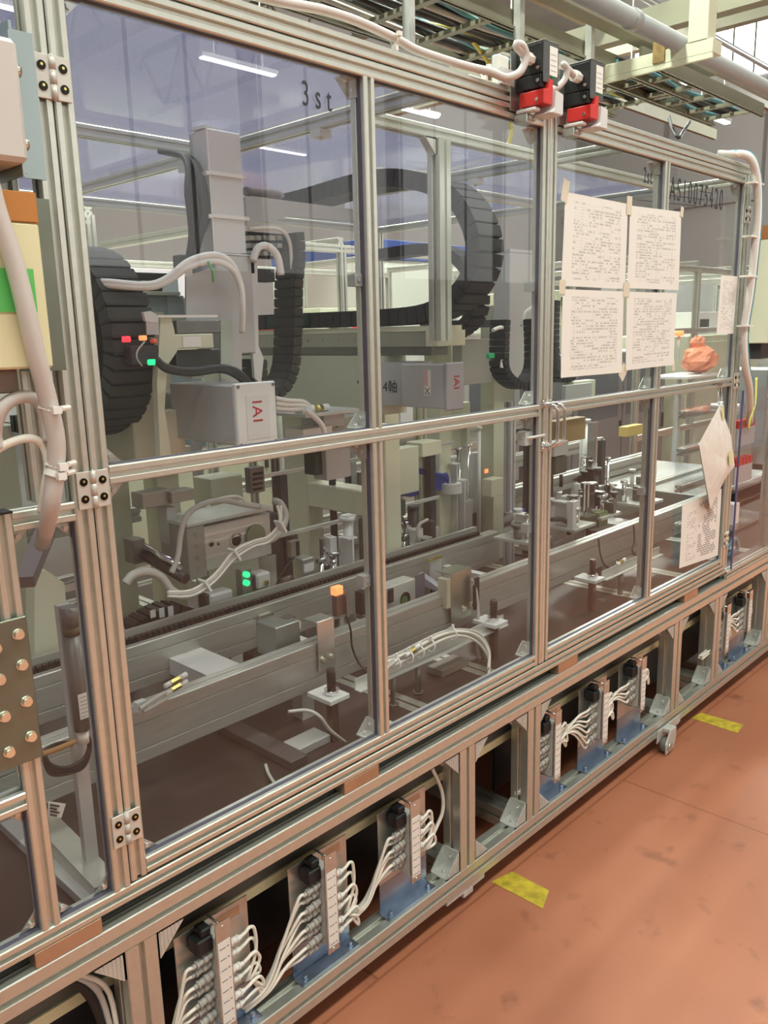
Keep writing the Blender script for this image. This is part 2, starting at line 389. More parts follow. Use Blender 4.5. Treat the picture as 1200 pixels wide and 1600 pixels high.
# aisle side wall of the hall, behind the camera, with an added row of glowing window panels to brighten the frames
wall('wall_front', -12, -9.2, 33.8, -9.0, 6.0)
AISLEFILL = mat('aisle_fill_glow', (0.93, 0.96, 0.95), 0.3, emit=1.35)
for k in range(9):
    mb = MB(); mb.box(-9.8 + k * 3.0, -8.995, 2.4, -7.1 + k * 3.0, -8.975, 5.4); w_ = struct(mb.build('window_%d' % (k + 20), AISLEFILL))  # added emissive panels, unseen fill for the upper frames
    mb = MB()
    for j in range(4): mb.box(-9.8 + k * 3.0 + j * .88, -8.97, 2.4, -9.75 + k * 3.0 + j * .88, -8.95, 5.4)
    mb.build('glazing_bar', GREYM, w_)
# roof deck with skylights
rf = MB(); rf.box(-12, 1.0, 13.2, 40, 22, 13.3)
struct(rf.build('ceiling', mat('roof_deck', (0.34, 0.33, 0.27), 0.8, 0, 0.1, 0.7)))
# ================================================================ machine base
base = thing('machine_stand', 'low aluminium profile base frame on casters carrying the whole machine', 'machine base', (1.9, 0.9, 0))
def prof(name, parent, *a, mat_=None, **k):
    mb = MB(); mb.extr(*a, **k); return mb.build(name, mat_ or ALU, parent)
BX0, BX1 = -0.7, 4.9
prof('base_rail', base, 'x', BX0, BX1, 0.0, 0.46, 0.06, 0.52, sd=0.011, sw=0.011)
prof('base_rail', base, 'x', BX0, BX1, 0.0, 0.06, 0.06, 0.12, sd=0.011, sw=0.011)
prof('base_rail', base, 'x', BX0, BX1, 1.74, 0.46, 1.80, 0.52)
prof('base_rail', base, 'x', BX0, BX1, 1.74, 0.06, 1.80, 0.12)
def gusset(parent, x, z, sx, sz, y0=0.0, y1=0.06, L=0.056, bolts=True, finned=True):
    mb = MB(); t = 0.003
    for ya in (y0 + 0.003, y1 - 0.006):
        mb.prism([(x, z), (x + sx * L, z), (x + sx * L, z + sz * 0.006), (x + sx * 0.006, z + sz * L), (x, z + sz * L)], 'y', ya, ya + t)
    mb.box(x, y0 + 0.003, z, x + sx * L, y1 - 0.003, z + sz * 0.004)
    mb.box(x, y0 + 0.003, z, x + sx * 0.004, y1 - 0.003, z + sz * L)
    if finned:
        for i in range(1, 7):
            d = i * L / 7.2
            mb.box(x + sx * (d - 0.0012), y0 + 0.0012, z + sz * 0.003, x + sx * (d + 0.0012), y0 + 0.003, z + sz * (L - d + 0.002))
    if bolts:
        ym = (y0 + y1) / 2
        mb.bolt((x + sx * L * 0.6, ym, z + sz * 0.004), (0, 0, sz), 0.0055, 0.006)
        mb.bolt((x + sx * 0.004, ym, z + sz * L * 0.6), (sx, 0, 0), 0.0055, 0.006)
    return mb.build('corner_bracket', ALUD, parent)
POSTS = [-0.32, 0.576, 1.504, 1.808, 2.726, 3.082, 3.62, 4.30]
for x in POSTS:
    prof('base_post', base, 'z', 0.12, 0.46, x, 0.0, x + 0.062, 0.06, sw=0.010, sd=0.012)
    prof('base_post', base, 'z', 0.12, 0.46, x, 1.74, x + 0.062, 1.80)
    prof('cross_beam', base, 'y', 0.06, 1.74, x, 0.46, x + 0.062, 0.52)
    prof('cross_beam', base, 'y', 0.06, 1.74, x, 0.06, x + 0.062, 0.12)
    gusset(base, x, 0.46, -1, -1); gusset(base, x + 0.062, 0.46, 1, -1)
    gusset(base, x, 0.12, -1, 1); gusset(base, x + 0.062, 0.12, 1, 1, bolts=False)
mb = MB(); mb.box(BX0, 0.062, 0.505, BX1, 1.9, 0.519); mb.build('deck_plate', DECK, base)
mb = MB(); mb.box(BX0, 0.031, 0.5205, BX1, 0.061, 0.549); mb.build('gap_shade_strip', mat('gap_shade_dark', (.05, .055, .05), .5), base)  # dark strip added in the open gap, stops light and gives its shade
mb = MB(); mb.box(BX0, 0.10, 0.352, BX1, 0.14, 0.504); mb.build('under_beam', mat('under_beam_paint', (0.11, 0.115, 0.10), 0.5, 0.2), base)
mb = MB(); mb.box(BX0, 0.095, 0.328, BX1, 0.15, 0.352); mb.build('cream_channel', CREAMY, base)
mb = MB(); mb.box(BX0, 0.16, 0.125, 1.50, 0.17, 0.50); mb.box(1.87, 0.16, 0.125, BX1, 0.17, 0.50); mb.build('under_deck_shade', BLACK, base)  # black sheets put in for the shade under the deck
for xa, xb in ((0.427, 0.541), (1.105, 1.212), (1.957, 2.063), (2.792, 2.905), (3.75, 3.87)):
    mb = MB(); mb.box(xa, 0.0005, 0.5205, xb, 0.03, 0.5495); mb.build('spacer_block', SPACER, base, bev=0.001)  # brown of the steel colour carries the floor's reflection
def caster(x, y):
    mb = MB(); mb.box(x - 0.055, y - 0.005, 0.0525, x + 0.055, y + 0.09, 0.06)
    mb.prism([(y + 0.005, 0.052), (y + 0.085, 0.052), (y + 0.065, 0.022), (y + 0.035, 0.022)], 'x', x - 0.020, x - 0.016)
    mb.prism([(y + 0.005, 0.052), (y + 0.085, 0.052), (y + 0.065, 0.022), (y + 0.035, 0.022)], 'x', x + 0.016, x + 0.020)
    mb.cyl((x, y + 0.045, 0.053), (x, y + 0.045, 0.046), 0.03)
    c = mb.build('caster', ALUD, base)
    mb = MB(); mb.cyl((x - 0.014, y + 0.05, 0.0262), (x + 0.014, y + 0.05, 0.0262), 0.026, n=24); mb.build('wheel', RUBBER, c)
    mb = MB(); mb.cyl((x - 0.022, y + 0.05, 0.0262), (x + 0.022, y + 0.05, 0.0262), 0.009, n=12); mb.build('axle', ZINC, c)
for x in (0.10, 1.60, 4.1): caster(x, 0.02)
for x in (0.10, 1.60, 2.74, 4.1): caster(x, 1.70)
# front swivel caster seen edge on below the lower rail
mb = MB(); mb.prism([(2.615, .040), (2.66, .052), (2.72, .052), (2.74, .060), (2.80, .060), (2.80, .088), (2.62, .088)], 'y', -.006, -.0006); mb.prism([(2.625, .004), (2.685, .010), (2.70, .045), (2.70, .088), (2.655, .088), (2.62, .045)], 'y', -.036, -.031); mb.box(2.655, -.031, .075, 2.70, -.006, .088)
cs = mb.build('caster', ALUD, base, bev=.001)
mb = MB(); mb.cyl((2.652, -.030, .0285), (2.652, -.008, .0285), .028, n=28); mb.build('wheel', RUBBER, cs)
mb = MB(); mb.cyl((2.648, -.0365, .0285), (2.648, -.042, .0285), .015, n=18); mb.build('axle', ZINC, cs)
for x in (1.50, 2.70):
    mb = MB(); mb.box(x - 0.05, 0.003, 0.045, x + 0.11, 0.058, 0.0595); mb.box(x + 0.02, 0.003, 0.03, x + 0.06, 0.05, 0.045); mb.build('caster_mount_plate', ALUD, base, bev=0.001)

# ================================================================ enclosure
enc = thing('machine_enclosure', 'aluminium profile enclosure frame with tinted roof sheets around the machine', 'enclosure', (1.9, 0.9, 0.55))
T0, T1 = 2.005, 2.035
prof('top_rail', enc, 'x', 0.569, 3.162, 0.0, T0, 0.03, T1)
prof('bottom_rail', enc, 'x', -0.7, 3.162, 0.0, 0.55, 0.03, 0.58)
prof('post', enc, 'z', 0.58, T0, 0.569, 0.0, 0.599, 0.03)
prof('post', enc, 'z', 0.58, T0, 3.132, 0.0, 3.162, 0.03)
prof('post', enc, 'z', 0.58, 1.256, 0.444, 0.0, 0.474, 0.03)
prof('side_rail', enc, 'x', 0.474, 0.569, 0.0, 1.227, 0.03, 1.257)
prof('side_rail', enc, 'x', -0.7, 0.444, 0.0, 0.795, 0.03, 0.825)
prof('post', enc, 'z', 1.257, T0, 0.528, 0.045, 0.558, 0.075)
prof('post', enc, 'z', 0.58, 0.795, -0.15, 0.0, -0.12, 0.03)
mb = MB(); mb.box(0.443, -0.001, 1.256, 0.475, 0.031, 1.259); mb.build('post_cap', BLACK, enc)
YB = (1.44, 2.27, 3.132)
prof('roof_beam', enc, 'y', 0.03, 1.80, 1.44, 1.975, 1.47, 2.005)
prof('roof_beam', enc, 'y', 0.03, 1.80, 2.27, 1.975, 2.30, 2.005)
prof('roof_beam', enc, 'y', 0.03, 1.80, 3.132, 1.975, 3.162, 2.005)
prof('roof_beam', enc, 'y', 0.08, 1.80, 0.528, 1.975, 0.558, 2.005)
prof('roof_beam', enc, 'x', 1.47, 2.27, 0.26, 1.975, 0.29, 2.005)
prof('roof_beam', enc, 'x', 2.30, 3.132, 0.26, 1.975, 0.29, 2.005)
prof('roof_beam', enc, 'x', 0.558, 1.44, 0.80, 1.975, 0.83, 2.005)
prof('roof_beam', enc, 'x', 2.30, 3.132, 0.80, 1.975, 0.83, 2.005)
prof('roof_beam', enc, 'x', -0.7, 3.162, 1.80, 1.975, 1.83, 2.005)
prof('back_rail', enc, 'x', -0.7, 3.162, 1.80, 1.55, 1.83, 1.58)
prof('back_rail', enc, 'x', -0.7, 3.162, 1.80, 0.58, 1.83, 0.61)
for x in (-0.6, 0.528, 1.44, 2.27, 3.132): prof('back_post', enc, 'z', 0.52, 1.975, x, 1.80, x + 0.03, 1.83)
prof('hanging_post', enc, 'z', 1.47, 1.975, 1.738, 0.245, 1.783, 0.29, nu=1)
gusset(enc, 1.738, 1.975, -1, -1, 0.252, 0.282, 0.04, False, False)
# small stop blocks clamped on the roof beams
for bx, by, bz in ((1.455, 0.38, 1.968), (1.455, 0.95, 1.968), (2.285, 0.55, 1.968), (2.285, 1.2, 1.968), (0.95, 0.815, 1.968)):
    mb = MB(); mb.box(bx - 0.018, by - 0.018, bz - 0.012, bx + 0.018, by + 0.018, bz + 0.0055); mb.bolt((bx, by, bz - 0.012), (0, 0, -1), 0.004, 0.004); mb.build('stop_block', ALUD, enc)
# tinted roof sheets
def lav_mat():
    m = bpy.data.materials.new('tinted_translucent_roof'); m.use_nodes = True; nt = m.node_tree; nt.nodes.clear(); L = nt.links.new
    out = N(nt, 'ShaderNodeOutputMaterial'); tr = N(nt, 'ShaderNodeBsdfTransparent'); tr.inputs[0].default_value = (0.90, 0.90, 0.93, 1)
    tl = N(nt, 'ShaderNodeBsdfTranslucent'); tl.inputs[0].default_value = (0.19, 0.19, 0.30, 1)
    df = N(nt, 'ShaderNodeBsdfDiffuse'); df.inputs[0].default_value = (0.20, 0.195, 0.32, 1)
    gl = N(nt, 'ShaderNodeBsdfGlossy'); gl.inputs['Roughness'].default_value = 0.08
    fr = schlick(nt, 0.03, 0.35)
    a = N(nt, 'ShaderNodeMixShader'); a.inputs[0].default_value = 0.35; b = N(nt, 'ShaderNodeMixShader'); b.inputs[0].default_value = 0.5; c = N(nt, 'ShaderNodeMixShader')
    L(tl.outputs[0], a.inputs[1]); L(df.outputs[0], a.inputs[2]); L(tr.outputs[0], b.inputs[1]); L(a.outputs[0], b.inputs[2])
    L(fr, c.inputs[0]); L(b.outputs[0], c.inputs[1]); L(gl.outputs[0], c.inputs[2]); L(c.outputs[0], out.inputs[0])
    return m
ROOF = lav_mat()
for r in ((0.40, 0.035, 1.44, 0.80), (0.40, 0.83, 1.44, 1.80), (1.47, 0.29, 2.27, 1.80), (2.30, 0.29, 3.132, 0.80), (2.30, 0.83, 3.132, 1.80), (-0.7, 0.05, 0.395, 1.80)):
    mb = MB(); mb.box(r[0], r[1], 2.0055, r[2], r[3], 2.0095); mb.build('roof_sheet', ROOF, enc)
def pane(parent, x0, z0, x1, z1, y=0.012, m=None):
    g = 0.0014
    mb = MB(); mb.box(x0, y, z0, x1, y + 0.004, z1); p = mb.build('pane', m or PANE, parent)
    mb = MB()
    for b in ((x0, z0, x0 + g, z1), (x1 - g, z0, x1, z1), (x0 + g, z0, x1 - g, z0 + g), (x0 + g, z1 - g, x1 - g, z1)):
        mb.box(b[0], y - 0.002, b[1], b[2], y + 0.006, b[3])
    mb.build('gasket', EDGE, p)
    return p
pane(enc, 0.474, 0.58, 0.569, 1.227)
pane(enc, -0.12, 0.58, 0.444, 0.795)
def cbracket(parent, x, z, sx, sz, L=0.034):
    """corner bracket screwed behind a pane"""
    mb = MB(); mb.prism([(x, z), (x + sx * L, z), (x, z + sz * L)], 'y', 0.019, 0.022)
    mb.bolt((x + sx * L * 0.36, 0.019, z + sz * L * 0.36), (0, -1, 0), 0.0045, 0.0035)
    return mb.build('corner_bracket', ZINC, parent)
def abracket(parent, x, z, sx, sz):
    """angle bracket between muntin and rail, behind the pane"""
    mb = MB(); L = 0.034; x += sx * 0.0005; z += sz * 0.0005
    mb.box(x, 0.018, z, x + sx * 0.003, 0.044, z + sz * L); mb.box(x, 0.018, z, x + sx * L, 0.044, z + sz * 0.003)
    mb.prism([(x, z), (x + sx * L, z), (x, z + sz * L)], 'y', 0.0425, 0.0445)
    mb.bolt((x + sx * 0.003, 0.03, z + sz * 0.02), (sx, 0, 0), 0.005, 0.005)
    mb.bolt((x + sx * 0.02, 0.03, z + sz * 0.003), (0, 0, sz), 0.005, 0.005)
    return mb.build('angle_bracket', ALUD, parent)
for x, z, sx, sz in ((0.474, 0.58, 1, 1), (0.569, 0.58, -1, 1), (0.474, 1.227, 1, -1), (0.569, 1.227, -1, -1), (0.444, 0.58, -1, 1), (0.444, 0.795, -1, -1)):
    cbracket(enc, x, z, sx, sz, 0.03)
HMAT = mat('hinge_cast', (0.64, 0.62, 0.56), 0.4, 0.3)
def hinge(parent, x, z, h=0.058, wl=0.026):
    mb = MB(); y1 = -0.001; y0 = -0.004
    mb.box(x - wl, y0, z - h / 2, x - 0.004, y1, z + h / 2); mb.box(x + 0.004, y0, z - h / 2, x + wl, y1, z + h / 2)
    o = mb.build('hinge', HMAT, parent, bev=0.0008)
    mb = MB()
    for k, (a, b) in enumerate(((0, 0.33), (0.34, 0.66), (0.67, 1.0))): mb.cyl((x, -0.0045, z - h / 2 + h * a), (x, -0.0045, z - h / 2 + h * b), 0.0048)
    mb.cyl((x, -0.0045, z - h / 2 - 0.002), (x, -0.0045, z + h / 2 + 0.002), 0.002); mb.build('hinge_knuckle', HMAT, o)
    mb = MB()
    for sx in (-1, 1):
        for sz in (-1, 1):
            p = Vector((x + sx * 0.0155, y0, z + sz * h * 0.23))
            mb.mat(0).cyl(p, p + Vector((0, -0.0016, 0)), 0.0062, n=16)
            mb.mat(1).cyl(p + Vector((0, -0.0016, 0.0010)), p + Vector((0, -0.0024, 0.0010)), 0.0022, n=6)
    mb.build('hinge_screws', [mat('black_screw', (0.02, 0.02, 0.015), 0.25, 0.8), BRASS], o)
def tall_text(*a, **k): return text(*a, **k)
def door(x0, x1, xm, label, hinge_x):
    d = thing('machine_door', label, 'door', ((x0 + x1) / 2, 0, 0.585))
    Z0, Z1 = 0.585, 2.002
    prof('stile', d, 'z', Z0, Z1, x0, 0.0, x0 + 0.03, 0.03); prof('stile', d, 'z', Z0, Z1, x1 - 0.03, 0.0, x1, 0.03)
    prof('rail', d, 'x', x0 + 0.03, x1 - 0.03, 0.0, 1.972, 0.03, 2.002); prof('rail', d, 'x', x0 + 0.03, x1 - 0.03, 0.0, 1.274, 0.03, 1.304)
    prof('rail', d, 'x', x0 + 0.03, x1 - 0.03, 0.0, 0.585, 0.03, 0.615)
    prof('muntin', d, 'z', 1.304, 1.972, xm - 0.015, 0.0, xm + 0.015, 0.04); prof('muntin', d, 'z', 0.615, 1.274, xm - 0.015, 0.0, xm + 0.015, 0.04)
    for a, b in ((x0 + 0.03, xm - 0.015), (xm + 0.015, x1 - 0.03)):
        for z0, z1 in ((0.615, 1.274), (1.304, 1.972)): pane(d, a, z0, b, z1)
    for z, sz in ((1.304, 1), (1.274, -1), (0.615, 1), (1.972, -1)):
        abracket(d, xm - 0.015, z, -1, sz); abracket(d, xm + 0.015, z, 1, sz)
        cbracket(d, x0 + 0.03, z, 1, sz); abracket(d, x1 - 0.03, z, -1, sz)
    for z in hinge_x[1]: hinge(d, hinge_x[0], z)
    # small clip blocks half way up the muntins
    for z in (0.975, 1.60):
        mb = MB(); mb.box(xm - 0.036, 0.018, z - 0.012, xm - 0.0155, 0.04, z + 0.012); mb.bolt((xm - 0.026, 0.018, z), (0, -1, 0), 0.003, 0.001); mb.build('pane_clip', GREYP, d)
        mb = MB(); mb.box(x1 - 0.05, 0.018, z - 0.012, x1 - 0.0305, 0.04, z + 0.012); mb.build('pane_clip', GREYP, d)
    return d
doorL = door(0.601, 1.866, 1.235, 'left hinged machine door of aluminium profile with four clear panes, lettered 3st', (0.600, (0.690, 1.272, 1.855)))
doorR = door(1.868, 3.130, 2.506, 'right hinged machine door of aluminium profile with paper sheets taped to its panes', (3.131, (0.690, 1.29, 1.87)))
def handle(parent, x, dx):
    mb = MB(); z0, z1 = 1.195, 1.305
    for z in (z0, z1): mb.box(x - 0.008, -0.004, z - 0.012, x + 0.008, 0.0, z + 0.012); mb.cyl((x, -0.004, z + (0.006 if z == z1 else -0.006)), (x, -0.006, z + (0.006 if z == z1 else -0.006)), 0.004)
    mb.tube([(x, -0.004, z0), (x + dx * 0.2, -0.022, z0), (x + dx * 0.6, -0.034, z0 + 0.008), (x + dx, -0.038, z0 + 0.022), (x + dx, -0.038, z1 - 0.022), (x + dx * 0.6, -0.034, z1 - 0.008), (x + dx * 0.2, -0.022, z1), (x, -0.004, z1)], 0.0045, n=10, sub=3)
    return mb.build('handle', CHROME, parent)
handle(doorL, 1.851, 0.012); handle(doorR, 1.883, 0.012)
mb = MB(); mb.box(1.80, 0.018, 1.20, 1.835, 0.045, 1.235); mb.tube([(1.80, 0.03, 1.218), (1.83, 0.004, 1.222), (1.86, -0.002, 1.224)], 0.004); mb.build('door_catch', ALUD, doorL)
# stencilled lettering on the panes
VIN = INK
text('lettering', '3st', (1.072, 0.0112, 1.899), 0.060, VIN, doorL, sx=0.62, space=1.75)
text('lettering', '2st', (2.372, 0.0112, 1.902), 0.062, VIN, doorR, sx=0.60, space=1.25)
text('lettering', 'AS10075420', (2.545, 0.0112, 1.872), 0.095, VIN, doorR, sx=0.60, space=1.42)
# ================================================================ connector blocks in the base openings
def cable(mb, pts, r, n=8): mb.tube(pts, r, n)
def terminal(xc, label, nl=8, nr=6, bund_l=None, bund_r=None, low=0.19, fly_r=None):
    t = thing('connector_block', label, 'connector block', (xc, 0.03, 0.1215), 'connector blocks in the base')
    mb = MB(); mb.box(xc - 0.075, 0.0405, 0.20, xc + 0.095, 0.0435, 0.392); mb.mat(1).box(xc + 0.02, 0.0398, 0.36, xc + 0.075, 0.0405, 0.382); mb.build('mounting_plate', [ZINC, SPACER], t, bev=0.0005)
    mb = MB(); mb.box(xc - 0.075, 0.0405, 0.1245, xc + 0.095, 0.0435, 0.1995); mb.box(xc - 0.075, 0.008, 0.1213, xc + 0.095, 0.0435, 0.1243)
    for dx in (-0.058, 0.078): mb.bolt((xc + dx, 0.022, 0.1243), (0, 0, 1), 0.0055, 0.008)
    mb.build('mounting_foot', ZINCREFL, t)
    mb = MB(); mb.box(xc - 0.012, 0.0, low, xc + 0.012, 0.040, 0.375); mb.build('block_body', CONN, t, bev=0.001)
    mb = MB(); mb.box(xc - 0.017, -0.0115, low - 0.015, xc + 0.017, -0.0095, 0.415)
    mb.cyl((xc, -0.0095, 0.402), (xc, 0.040, 0.402), 0.0025); mb.cyl((xc, -0.0125, 0.402), (xc, -0.0095, 0.402), 0.004); mb.cyl((xc, -0.0095, low - 0.008), (xc, 0.040, low - 0.008), 0.0025); mb.cyl((xc, -0.0135, low - 0.008), (xc, -0.0095, low - 0.008), 0.004)
    mb.build('label_plate', ZINC, t)
    mb = MB(); mb.box(xc - 0.014, -0.0122, low, xc + 0.014, -0.0116, 0.372)
    n = 8
    for i in range(n):
        z = low + 0.006 + i * (0.372 - low - 0.012) / (n - 0.6); mb.mat(1).box(xc - 0.011, -0.0126, z, xc + 0.003, -0.0123, z + 0.0012); mb.mat(1).box(xc + 0.006, -0.0126, z, xc + 0.010, -0.0123, z + 0.0018)
    mb.build('marker_strip', [WPLA, INK], t)
    mb = MB(); mb.box(xc - 0.048, 0.004, 0.352, xc - 0.0125, 0.038, 0.385); mb.box(xc - 0.035, 0.008, 0.385, xc - 0.0125, 0.036, 0.402); mb.build('black_plug', BLACK, t, bev=0.003, label='black main plug')
    H = (0.340 - low) / 7.0
    for side, cnt, bund in ((-1, nl, bund_l), (1, nr, bund_r)):
        for i in range(cnt):
            z = 0.338 - i * H * (7.0 / max(cnt - 1, 1) if side > 0 and cnt > 5 else 1.0)
            mb = MB(); x = xc + side * 0.0125; y = 0.014 if i % 2 == 0 else 0.020
            dn = -0.12
            p = lambda s: (x + side * s, y, z + dn * s)
            mb.cyl(p(0.0), p(0.010), 0.0075, n=12); mb.cyl(p(0.010), p(0.020), 0.0088, n=10); mb.cyl(p(0.020), p(0.032), 0.0068, n=12); mb.cyl(p(0.032), p(0.036), 0.0078, n=12); mb.cyl(p(0.036), p(0.044), 0.0048, n=10)
            mb.build('plug', CONN if side < 0 else WPLA, t)
            if bund is None: continue
            b = Vector(bund); e = b + Vector((random.uniform(-.004, .004), (i % 3) * 0.007, (3.5 - i) * 0.0022))
            s0 = Vector(p(0.043))
            mb = MB()
            if side < 0: pts = [s0, Vector(p(0.060)), s0.lerp(e, 0.55) + Vector((0, 0, 0.010)), e, e + Vector((-0.05, 0.02, -0.03))]
            else:
                k = 0.045 + 0.012 * math.sin(i * 0.9); k += .03; q = .074 + .003 * i; zm = z * .5 + e.z * .5; pts = [s0, s0 + Vector((.012, 0, .003)), Vector((x + q - .006, y + .002, z + .001)), Vector((x + q + .006, y + .004, z - .012)), Vector((x + q + .008, y + .006, min(zm, z - .03))), Vector((x + q * .8, y + .008, e.z + .004)), e + Vector((-0.03, 0.02, -0.014))]
            mb.tube(pts, 0.0036, 8, 7); mb.build('cable', WCAB, t)
    return t
terminal(0.767, 'connector block with eight white cables, nearest the camera in the base opening', 8, 6, (0.655, 0.02, 0.20), (0.88, 0.03, 0.21), 0.185)
terminal(1.045, 'middle connector block in the first base opening, black plug above long fans of white cables', 8, 6, (0.885, 0.02, 0.165), (1.175, 0.03, 0.20), 0.19)
terminal(1.318, 'connector block in the first base opening standing beside the base post with the angle bracket', 6, 5, (1.18, 0.02, 0.195), (1.375, 0.03, 0.23), 0.215)
terminal(1.944, 'connector block just right of the double base posts in the second opening', 6, 4, (1.86, 0.01, 0.22), (1.99, 0.02, 0.27), 0.205)
terminal(2.222, 'connector block in the middle of the second base opening with wide fanned cables', 8, 5, (2.05, 0.02, 0.30), (2.27, 0.02, 0.26), 0.215)
terminal(2.474, 'connector block with four cables by the right end of the second base opening', 5, 3, (2.30, 0.02, 0.30), (2.51, 0.02, 0.30), 0.235)
terminal(3.19, 'connector block left in the third base opening at the right edge of the photo', 7, 5, (3.10, 0.01, 0.25), (3.24, 0.02, 0.27), 0.225)
terminal(3.42, 'far connector block at the right edge of the photo in the third base opening', 7, 4, (3.26, 0.02, 0.30), (3.46, 0.02, 0.28), 0.245)
def loose_cable(name, pts, r, m, label, cat='cable', n=8, kinds=None):
    mb = MB(); mb.tube(pts, r, n, 5); o = mb.build(name, m); tag(o, label, cat); return o
loose_cable('cable', [at(675, 1200, Y=.05), at(690, 1235, Y=.05), at(692, 1265, Y=.05), at(683, 1290, Y=.05), at(672, 1312, Y=.03)], 0.005, WCAB, 'single thick white cable looping down beside the base post')
# cable and silicone bundle in the leftmost base opening
for i, (m_, r_) in enumerate(((BLACK, 0.008), (GCAB, 0.006), (WCAB, 0.005))):
    loose_cable('cable', [(0.44 + i * .012, 0.05, 0.46), (0.50 + i * .01, 0.05, 0.42), (0.53 + i * .015, 0.045, 0.36), (0.55 + i * .008, 0.04, 0.22)], r_, m_, ('thick black', 'grey', 'thin white')[i] + ' cable bending down in the base opening left of the first post')
# small box with a cable clip in the short opening between the double posts
mt = thing('drive_motor', 'small grey motor with round flange hanging in the dark gap between base posts', 'motor', (1.66, 0.30, 0.23))
mb = MB(); mb.cyl((1.66, 0.26, 0.33), (1.66, 0.32, 0.33), 0.045, n=24); mb.build('flange', STEEL, mt)
mb = MB(); mb.box(1.64, 0.20, 0.33, 1.70, 0.26, 0.40); mb.box(1.645, 0.197, 0.345, 1.69, 0.20, 0.385); mb.build('motor_body', GREYM, mt, bev=0.003)

# ================================================================ safety switches on the top rail
def switch(x, label):
    t = thing('safety_switch', label, 'safety switch', (x, -0.03, 2.0), 'door safety switches')
    mb = MB(); mb.box(x - 0.030, -0.0035, 1.985, x + 0.05, -0.0005, 2.11); mb.build('mounting_bracket', ZINC, t)
    mb = MB(); mb.box(x - 0.009, -0.072, 2.055, x + 0.05, -0.004, 2.118); mb.box(x - 0.0092, -0.070, 2.025, x + 0.03, -0.004, 2.0545); mb.build('switch_body', BLACK, t, bev=0.002)
    mb = MB(); mb.box(x - 0.008, -0.0765, 2.035, x + 0.052, -0.0725, 2.122); mb.box(x - 0.008, -0.0765, 2.1185, x + 0.052, -0.004, 2.1225); b = mb.build('cover', mat('switch_cover_grey', (0.11, 0.11, 0.11), 0.4, 0.3), t, bev=0.0012)
    mb = MB(); mb.box(x + 0.014, -0.0775, 2.052, x + 0.046, -0.0767, 2.112)
    for k in range(4): mb.mat(1).box(x + 0.018, -0.0780, 2.062 + k * 0.011, x + 0.040, -0.0776, 2.0632 + k * 0.011)
    mb.build('rating_label', [WPLA, GREYM], b)
    mb = MB(); mb.cyl((x + 0.026, -0.077, 2.046), (x + 0.026, -0.0785, 2.046), 0.0055); mb.build('indicator', mat('green_lens', (0.01, 0.16, 0.05), 0.2), b)
    mb = MB(); mb.prism([(x - 0.012, 1.990), (x + 0.024, 1.990), (x + 0.026, 2.044), (x + 0.012, 2.044), (x + 0.006, 2.022), (x - 0.012, 2.020)], 'y', -0.080, -0.014); mb.build('red_head', RED, t, bev=0.0015, label='red key head')
    mb = MB(); mb.prism([(x + 0.006, 1.972), (x + 0.060, 1.972), (x + 0.060, 2.018), (x + 0.030, 2.022), (x + 0.026, 1.984)], 'y', -0.086, -0.03)
    mb.box(x + 0.060, -0.084, 1.975, x + 0.063, -0.03, 2.016); mb.box(x - 0.014, -0.06, 1.978, x + 0.006, -0.006, 1.986); mb.build('actuator_cover', GREYL, t, bev=0.002)
    mb = MB(); mb.box(x - 0.012, -0.035, 1.958, x + 0.022, -0.0005, 1.977); mb.bolt((x - 0.002, -0.035, 1.967), (0, -1, 0), 0.005, 0.005); mb.bolt((x + 0.014, -0.035, 1.967), (0, -1, 0), 0.005, 0.005); mb.build('actuator_bracket', ZINC, t, bev=0.001)
    mb = MB(); g = (x - 0.010, -0.045, 2.085); mb.cyl(g, (x - 0.020, -0.045, 2.085), 0.012, n=6); mb.cyl((x - 0.020, -0.045, 2.085), (x - 0.036, -0.045, 2.086), 0.0135, n=8); mb.build('cable_gland', WPLA, t)
    mb = MB()
    for q in ((-0.001, 2.048), (0.006, 2.035)):
        pass
    for sx_, sz_ in ((x - 0.0095, 2.066), (x - 0.0095, 2.040), (x - 0.0125, 2.000)): mb.cyl((sx_, -0.062, sz_), (sx_ - 0.003, -0.062, sz_), 0.004, n=10)
    mb.build('screws', CHROME, t)
    return t
switch(1.722, 'black and red door safety switch, left one of the two on the top rail')
switch(1.925, 'black and red door safety switch, right one of the two on the top rail')
mb = MB()
mb.tube([at(350, -20, Y=.012), at(440, 3, Y=.012), at(505, 16, Y=.012), at(560, 34, Y=.012), at(617, 60, Y=.012), at(650, 78, Y=.012), at(700, 95, Y=.010), at(735, 105, Y=.0), at(765, 112, Y=-.02), at(790, 121, Y=-.03), at(812, 113, Y=-.045), at(822, 90, Y=-.05), at(817, 72, Y=-.05), at(806, 70, Y=-.045), (1.688, -0.045, 2.086)], 0.0085, 10, 5)
sc_ = tag(mb.build('switch_cable', HOSE), 'thick warm grey cable lying on the top rail and looping into the left safety switch', 'cable')
mb = MB(); mb.tube([at(850, 140, Y=-.03), at(868, 138, Y=-.035), at(882, 125, Y=-.045), at(886, 108, Y=-.05), at(880, 100, Y=-.047), (1.891, -0.045, 2.086)], 0.0075, 10, 5)
tag(mb.build('switch_cable', HOSE), 'short grey cable between the two safety switches', 'cable')
